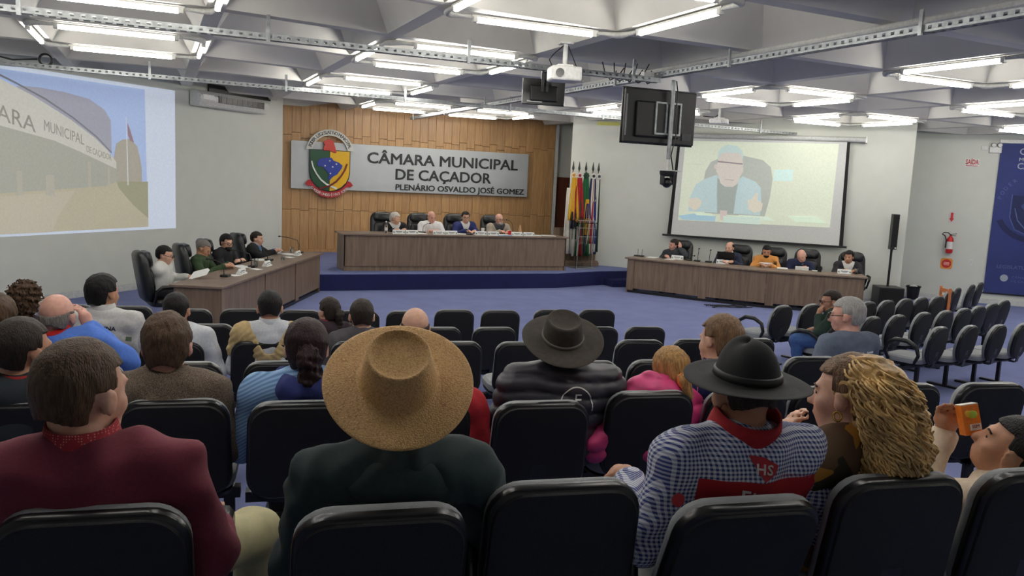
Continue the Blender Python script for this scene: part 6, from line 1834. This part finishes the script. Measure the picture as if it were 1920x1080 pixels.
# woman with long curls
def ex_curls(A):
    r, HM = A['root'], A['head']
    mb = mat('hair_blond_curls', (182, 144, 88), .42, nscale=20, namt=.25, bump=.5, bscale=60)
    vol = [ell((0, -.042, .032), (.092, .1, .098)), cap((0, -.1, .03), (.0, -.13, -.06), .08, .095), cap((.0, -.13, -.06), (-.01, -.135, -.2), .095, .098), cap((-.01, -.135, -.2), (-.02, -.1, -.32), .095, .07), cap((-.02, -.1, -.32), (-.02, -.085, -.37), .06, .03)]
    def dsp(X, Y, Z): return wrinkle(X, Y, Z, 31, .03, .004) + .003 * np.sin(Z * 150 + 20 * X + 15 * Y)
    o = caps_part('hair', vol, .006, mb, r, 0, .04, [lambda X, Y, Z: -np.maximum(.022 - Y, Z - .07) + 0 * X, lambda X, Y, Z: -np.maximum(np.maximum(-.035 - Y, Z - .0), .05 - np.abs(X))], dsp, HM)
    rs = np.random.RandomState(5); b = MB()
    for i in range(560):
        a = rs.uniform(-2.1, 2.1); am = rs.uniform(.007, .015); ph = rs.uniform(0, 6.3); fr = rs.uniform(38, 64); t0 = rs.uniform(0, .45); t1 = min(1.04, t0 + rs.uniform(.35, .75)); rj = rs.uniform(-.012, .01)
        pts = []
        for k in range(34):
            t = t0 + (t1 - t0) * k / 33
            z = .12 - .5 * t
            if t < .2: cy, rr = -.042 - .06 * (t / .2), .09 * math.sqrt(max(.02, 1 - (1 - t / .2) ** 2)) + .006
            else: cy, rr = -.102 - .035 * min(1, (t - .2) / .3) + .16 * max(0, t - .55), .096 - .03 * max(0, t - .72) / .28
            rr += rj + .006 * math.sin(9 * t + ph)
            aa = a * (1 if t < .2 else 1 - .15 * (t - .2)) + .05 * math.sin(7 * t + ph)
            pts.append((rr * math.sin(aa) - .02 * t + am * math.cos(fr * t + ph), cy - rr * math.cos(aa) * 1.02 + am * math.sin(fr * t + ph), z + .3 * am * math.sin(fr * t)))
        if pts[0][1] > -.0: continue
        b.tube(pts, .003, 4, radii=[.0034 * (1 if k < 24 else 1 - .07 * (k - 23)) for k in range(34)])
    cu = b.build('hair_curls', mat('hair_curl_strand', (216, 178, 118), .45, nscale=12, namt=.25), r, smooth=True); cu.matrix_local = HM; cu['kind'] = 'stuff'
    b = MB(); b.tube([(-.094, -.006 + .012 * math.sin(t), -.055 + .014 * math.cos(t)) for t in [2 * PI * k / 12 for k in range(12)]], .004, 6, True); e = b.build('earring', mat('gold', (214, 176, 96), .2, 1.0), r, True); e.matrix_local = HM
A4 = seated('woman with long blond curls in a patchwork sweater, chin on her hand', 2.06, 1.96, 1.70, T4, 4, lean=(0, -.08), hs=1.06, head=(22, 4, 4), w=1.08, hair='lightbrown', style='tied', shirt=m_patch, arms=(((-.2, .15, .66), (-.085, .14, .815), (.25, -.12, .9)), 'lap'), vox=.011, hvox=.006, seed=24, eyes=True, extra=ex_curls)
# boy with the juice carton
A5 = seated('dark-haired boy tipping his head back with a juice carton, lower right corner', 2.66, 1.80, 1.515, T4, 8, lean=(0, -.1), hs=1.0, head=(24, -26, 0), w=.82, hair='black', style='short', skin_='tan', shirt=fab('cream_tee', (206, 190, 168)), arms=(((-.2, .14, .66), (.02, .18, .83), (-.25, -.15, .9)), 'lap'), vox=.010, hvox=.005, seed=25, eyes=True, seat=.42)
jc = thing('juice_carton', 'small orange juice carton held up by the boy at the lower right', 'carton', (2.61, 1.93, 1.585))
m_jo = mat('carton_orange', (232, 128, 40), .4)
b = MB(); b.box((0, 0, 0), (.062, .04, .105)); cb_ = b.build('carton_body', m_jo, jc, bevel=.002)
b = MB(); b.box((0, 0, .053), (.06, .038, .004)); b.build('carton_top', mat('carton_silver', (200, 196, 186), .3), jc)
b = MB(); b.ell((.004, -.021, .018), (.018, .002, .014), 10, 6); b.build('lime_print', mat('lime_green', (176, 200, 70), .5), cb_)
b = MB(); b.ell((-.012, -.021, .022), (.012, .0018, .012), 10, 6); b.build('fruit_print', mat('fruit_yellow', (240, 190, 60), .5), cb_)
b = MB(); b.box((.008, -.021, -.026), (.04, .002, .022)); b.build('label_panel', m_white, cb_)
lettering('label_text', 'SSM', .016, mat('carton_ink', (140, 40, 30), .5), cb_, (.008, -.0225, -.024), (1, 0, 0), (0, 0, 1), .0004)
jc.rotation_euler = (math.radians(-12), math.radians(-10), math.radians(-20))
# --- fifth row
seated('brown-haired man with stubble in a dark jacket at the left picture edge', -.53, 3.94, 1.53, T3, B, lean=(0, -.05), hs=1.14, head=(-36, 2, 0), w=1.1, skin_='tan', hair='dark', style='short', shirt=fab('slate_jacket', (40, 48, 54)), collar=(fab('red_inner', (150, 40, 40)), .05, .066), vox=.012, hvox=.006, seed=26,
       extra=lambda A: caps_part('beard', [ell((0, .05, -.075), (.062, .06, .05))], .008, HR['dark'], A['root'], M=A['head'], cuts=[lambda X, Y, Z: Z + .045 + 0 * X + 0 * Y]))
seated('brown-haired man in a grey-brown tweed jacket', .03, 3.85, 1.55, T3, B, lean=(0, -.05), hs=1.14, head=(0, 6, 0), w=1.1, hair='brown', style='full', shirt=m_tweed, collar=(m_tweed, .04, .078), vox=.012, hvox=.006, seed=27, skin_='pink')
def ex_pony(A):
    r, HM = A['root'], A['head']
    caps_part('ponytail', [cap((0, -.1, .02), (.01, -.13, -.03), .035, .045), cap((.01, -.13, -.03), (.015, -.12, -.12), .045, .048), cap((.015, -.12, -.12), (.0, -.11, -.2), .045, .03)], .006, HR['auburn'], r, 0, .02, (), lambda X, Y, Z: wrinkle(X, Y, Z, 9, .05, .008) + .003 * np.sin(X * 260), HM)
    N = A['N']
    caps_part('navy_hood', [cap(N + (-.07, -.11, .0), N + (.07, -.11, .0), .055, .055), cap(N + (-.07, -.11, .0), N + (-.1, .04, .03), .055, .045), cap(N + (.07, -.11, .0), N + (.1, .04, .03), .055, .045)], .011, fab('navy_fleece', (34, 44, 104)), r, k=.03, disp=lambda X, Y, Z: wrinkle(X, Y, Z, 6, .07, .006))
seated('woman with dark red tied hair in a ribbed light blue sweater', .62, 3.77, 1.53, T3, B, lean=(0, -.04), hs=1.08, head=(0, 6, 0), w=1.2, hair='auburn', style='full', shirt=m_knit, vox=.012, hvox=.006, seed=28, extra=ex_pony)
seated('person in a red top almost hidden by the straw hat', 1.2, 3.66, 1.42, T3, B, lean=(0, -.03), hs=1.0, w=1.05, hair='dark', style='short', shirt=fab('red_top', (176, 32, 44)), vox=.014, seed=29)
# quilted jacket and brown hat
def ex_quilt(A):
    r, cl = A['root'], A['cloth']
    o, ux, uy, n = back_plane(A, -.1, .03)
    mt = mat('embroidery_white', (214, 214, 210), .6)
    arcp = [(.085 * math.cos(math.radians(a)), .1 * math.sin(math.radians(a))) for a in range(-10, 191, 10)]
    decal('emblem_arch', poly2d(band(arcp, .006, .006)), mt, r, cl, o, ux, uy, n, .004)
    decal('emblem_letter', text_polys('F', .085, 'CENTER', 0, 0, 1, 2), mt, r, cl, tuple(Vector(o) + Vector((.008, 0, .035))), ux, uy, n, .004)
    decal('emblem_letter', text_polys('C', .07, 'CENTER', 0, 0, 1, 2), mt, r, cl, tuple(Vector(o) + Vector((-.006, 0, -.01))), ux, uy, n, .004)
A10 = seated('man in a dark quilted jacket wearing a dark brown wide-brimmed hat', 1.83, 3.57, 1.525, T3, B, lean=(0, -.06), hs=1.02, head=(0, -8, 0), w=1.3, depth=1.15, hair='dark', style='crop', shirt=mat('quilted_nylon', (46, 45, 54), .45, nscale=20, namt=.06), puff=.075, vox=.011, seed=30, fold=.006, extra=ex_quilt)
m_felt2 = mat('brown_felt', (58, 52, 46), .85, nscale=40, namt=.08, bump=.1, bscale=300)
put_hat(A10, to_local(A10, B, (1.826, 3.549, 1.575)), dir_local(B, (-.16, -.40, .9)), m_felt2,
        [(.196, .004), (.203, .0), (.2, .006), (.17, .004), (.135, .002), (.11, .006), (.1, .016), (.098, .035), (.094, .07), (.088, .105), (.084, .116), (.076, .12), (.07, .112), (.05, .1), (.02, .094), (.001, .093)],
        1.0, 1.1, (mat('hat_ribbon_grey', (96, 92, 84), .6), .1015, .012, .0995, .03), .01)
# girl in pink
def ex_girl(A):
    r, HM = A['root'], A['head']
    caps_part('ponytail', [cap((0, -.1, -.02), (.0, -.135, -.045), .028, .03), cap((.0, -.135, -.045), (.012, -.15, -.13), .034, .014)], .006, HR['blond'], r, 0, .015, (), lambda X, Y, Z: .003 * np.sin(X * 300 + Z * 30), HM)
    b = MB(); b.tube([(.03 * math.cos(t), -.138 + .006 * math.sin(t), -.045 + .033 * math.sin(t)) for t in [2 * PI * k / 14 for k in range(14)]], .008, 6, True); o = b.build('hair_tie', mat('orange_tie', (238, 120, 50), .5), r, True); o.matrix_local = HM
seated('blond girl with an orange hair tie in a pink jacket', 2.44, 3.5, 1.39, T3, B + 14, lean=(.1, -.02), hs=1.04, head=(-14, 14, -8), w=1.15, hair='blond', style='tied', shirt=mat('pink_nylon', (206, 62, 122), .5, nscale=20, namt=.08), puff=.11, arms=(((-.36, .0, .56), (-.3, .2, .5), (.1, .9, -.1)), 'lap'), vox=.011, hvox=.006, seed=32, fold=.006, extra=ex_girl)
def ex_bun(A):
    r, HM = A['root'], A['head']
    caps_part('bun', [ell((.01, -.115, -.03), (.045, .035, .04))], .006, HR['lightbrown'], r, 0, .02, (), lambda X, Y, Z: .003 * np.sin(X * 200 + Z * 120), HM)
    b = MB()
    for k in range(5):
        a = 2 * PI * k / 5
        b.ell((-.004 + .014 * math.cos(a), -.152, -.02 + .014 * math.sin(a)), (.009, .005, .009), 8, 6)
    o = b.build('hair_clip', mat('pearl_clip', (226, 214, 190), .3), r, True); o.matrix_local = HM; o['kind'] = 'stuff'
seated('woman with a brown bun and pale hair clip in a plaid shirt', 2.71, 3.47, 1.55, T3, B, lean=(-.04, -.02), hs=1.1, head=(22, 10, 8), w=1.0, hair='lightbrown', style='tied', shirt=m_plaid, collar=(m_plaid, .045, .07), vox=.012, hvox=.006, seed=33, extra=ex_bun)
# --- fourth row
def ex_blue(A):
    r, cl = A['root'], A['cloth']
    o, ux, uy, n = back_plane(A, -.12, .02, .1)
    decal('back_text', text_polys('sicobecio.com.br', .036, 'CENTER', 0, .0006, 1.05, 2), m_white, r, cl, o, ux, uy, n, .004)
    decal('sleeve_badge', poly2d([(-.01, -.02), (.012, -.016), (.014, .016), (-.008, .02)]), mat('badge_red', (206, 60, 70), .6), r, cl, tuple(Vector(o) + Vector((.17, .02, .0))), ux, uy, n, .004)
seated('bald man in a bright blue shirt with red collar, hand at his ear', -.55, 5.42, 1.42, T2, B, lean=(-.1, -.05), hs=1.1, head=(-8, 8, 0), w=1.16, hair='salt', style='bald', skin_='pink', shirt=fab('bright_blue_shirt', (78, 118, 204)), collar=(fab('scarlet_collar', (196, 36, 34)), .06, .068), arms=('lap', ((.27, .04, .80), (.055, .02, 1.02), (-.25, .1, .8))), vox=.012, hvox=.007, seed=34, fold=.01, extra=ex_blue)
seated('person with round brown hair at the left picture edge behind the dark jacket', -.86, 5.42, 1.41, T2, B, lean=(0, -.05), hs=1.18, head=(0, 4, 0), w=1.0, hair='brown', style='full', shirt=fab('dark_violet_top', (58, 46, 60)), vox=.013, seed=35)
seated('balding man mostly hidden behind the straw hat', 1.52, 5.05, 1.36, T2, B, lean=(0, -.05), hs=1.1, head=(0, 6, 0), w=1.05, hair='dark', style='bald', shirt=fab('grey_shirt', (96, 96, 100)), vox=.014, seed=36)
# --- third row
seated('woman with curly brown hair at the far left behind the bald man', -.9, 6.85, 1.29, T1, B, lean=(0, -.04), hs=1.08, head=(0, 0, 0), w=.95, hair='brown', style='curly', shirt=fab('dark_violet_top', (58, 46, 60)), vox=.014, hvox=.006, seed=37)
def ex_catarina(A):
    r, cl = A['root'], A['cloth']
    o, ux, uy, n = back_plane(A, -.07, .0, -.1)
    decal('back_text', text_polys('CATARINA', .044, 'CENTER', 0, .001, 1, 2), mat('navy_ink', (40, 48, 84), .6), r, cl, o, ux, uy, n, .004)
    decal('sleeve_badge', poly2d([(-.02, -.016), (.02, -.016), (.02, .016), (-.02, .016)]), mat('badge_green', (92, 112, 92), .6), r, cl, tuple(Vector(o) + Vector((.19, .02, -.09))), ux, uy, n, .004)
seated('dark-haired man in a white printed shirt looking right', -.38, 6.76, 1.36, T1, B, lean=(0, -.02), hs=1.12, head=(-34, 2, 0), w=1.12, hair='black', style='full', skin_='tan', shirt=fab('off_white_shirt', (206, 206, 204)), collar=(fab('off_white_shirt', (206, 206, 204)), .05, .066), arms=('lap', 'side'), vox=.013, hvox=.007, seed=38, fold=.008, extra=ex_catarina)
seated('dark-haired man in a white shirt with a red collar', .12, 6.69, 1.23, T1, B, lean=(0, -.02), hs=1.1, head=(-4, 6, 0), w=1.14, hair='black', style='short', skin_='tan', shirt=fab('cool_white_shirt', (202, 206, 212)), collar=(fab('scarlet_collar', (196, 36, 34)), .055, .064), arms=('side', 'side'), vox=.013, hvox=.007, seed=39, fold=.008)
def ex_scarf(A):
    N, r, RT, Sh = A['N'], A['root'], A['RT'], A['Sh']
    sc_ = fab('beige_scarf', (188, 164, 118), ns=30, amt=.08)
    L = [ell(N + np.array((0, .0, -.14)), (.2, .135, .17)), cap(Sh[0], Sh[1], .075, .075, .05)]
    for q, s_ in ((-1, Sh[0]), (1, Sh[1])):
        L.append(cap(N + np.array((q * .05, -.01, .0)), s_, .06, .07, .04))
        L.append(cap(s_, s_ + np.array((q * .05, .01, -.12)), .068, .062, .03))
    zv = N[2] - .17
    cuts = [lambda X, Y, Z: -np.maximum(np.abs(X) - .03 - .5 * (Z - zv), zv - Z) + 0 * Y, lambda X, Y, Z: (N[2] - .33 - .1 * np.abs(X)) - Z + 0 * Y, lambda X, Y, Z: Y - .03 + 0 * X + 0 * Z]
    caps_part('shawl', L, .011, sc_, r, .018, .03, cuts, lambda X, Y, Z: .004 * np.sin((Z + .6 * np.abs(X)) * 120 + 3 * np.sin(X * 14)))
seated('dark-haired man in a white shirt with a beige shawl over his shoulders', .80, 6.6, 1.25, T1, B, lean=(0, -.02), hs=1.1, head=(0, 8, 0), w=1.1, hair='black', style='short', skin_='tan', shirt=fab('cool_white_shirt', (202, 206, 212)), collar=(fab('cool_white_shirt', (202, 206, 212)), .05, .064), vox=.013, hvox=.007, seed=40, extra=ex_scarf)
seated('man in a dark grey jacket with cropped hair', 1.50, 6.47, 1.19, T1, B, lean=(0, -.02), hs=1.14, head=(0, 4, 0), w=1.1, hair='dark', style='short', shirt=fab('charcoal_jacket', (78, 75, 80)), collar=(fab('charcoal_jacket', (78, 75, 80)), .04, .07), vox=.013, hvox=.007, seed=41)
def ex_dpony(A):
    caps_part('ponytail', [cap((0, -.1, .03), (.02, -.14, -.02), .03, .038), cap((.02, -.14, -.02), (.02, -.13, -.14), .038, .025)], .008, HR['dark'], A['root'], 0, .02, (), lambda X, Y, Z: wrinkle(X, Y, Z, 9, .05, .006), A['head'])
seated('woman with a dark ponytail and maroon collar looking left', 1.46, 7.66, 1.03, 0, B, lean=(0, -.02), hs=1.05, head=(34, 2, 0), w=.98, hair='dark', style='tied', shirt=fab('plum_black_top', (46, 32, 40)), collar=(fab('maroon_collar', (120, 34, 58)), .05, .064), vox=.014, hvox=.007, seed=42, extra=ex_dpony)
# --- right-hand block
def ex_print(A):
    r, cl = A['root'], A['cloth']; rs = np.random.RandomState(3)
    o, ux, uy, n = back_plane(A, -.13, .03, .03)
    mw_ = mat('white_print', (226, 228, 230), .7)
    vs, fs = [], []
    for k in range(40):
        x, y = rs.uniform(-.12, .1), rs.uniform(-.03, .03) + .01 * math.sin(k)
        rr = rs.uniform(.004, .011); o0 = len(vs)
        for i in range(6):
            vs.append((x + rr * math.cos(i * PI / 3), y + rr * math.sin(i * PI / 3), 0))
        fs.append(list(range(o0, o0 + 6)))
    me = bpy.data.meshes.new('p'); me.from_pydata(vs, [], fs)
    decal('back_print', me, mw_, r, cl, o, ux, uy, n, .004)['kind'] = 'stuff'
    decal('back_print_bar', poly2d([(.06, .02), (.14, .02), (.14, .036), (.06, .036)]), mw_, r, cl, o, ux, uy, n, .005)
seated('grey-haired man in glasses and a slate blue T-shirt', 5.14, 4.98, 1.37, T1, 2, lean=(0, -.05), hs=1.22, head=(34, 6, 0), w=1.3, depth=1.15, hair='grey', style='short', skin_='pink', shirt=fab('slate_tee', (96, 106, 124)), sleeve='short', trousers=m_jean, glasses=True, eyes=True, arms=('side', 'lap'), vox=.013, hvox=.007, seed=43, extra=ex_print)
seated('man in a dark green jacket and jeans sitting in the right-hand block', 7.56, 7.6, 1.04, 0, 48, lean=(0, .06), hs=1.08, head=(14, 8, 0), w=1.08, hair='dark', style='short', skin_='tan', shirt=fab('dark_green_jacket', (36, 58, 46)), trousers=m_jean, arms=(((-.2, .2, .66), (-.06, .22, .86), (.1, -.2, .9)), 'lap'), glasses=True, vox=.013, seed=44)
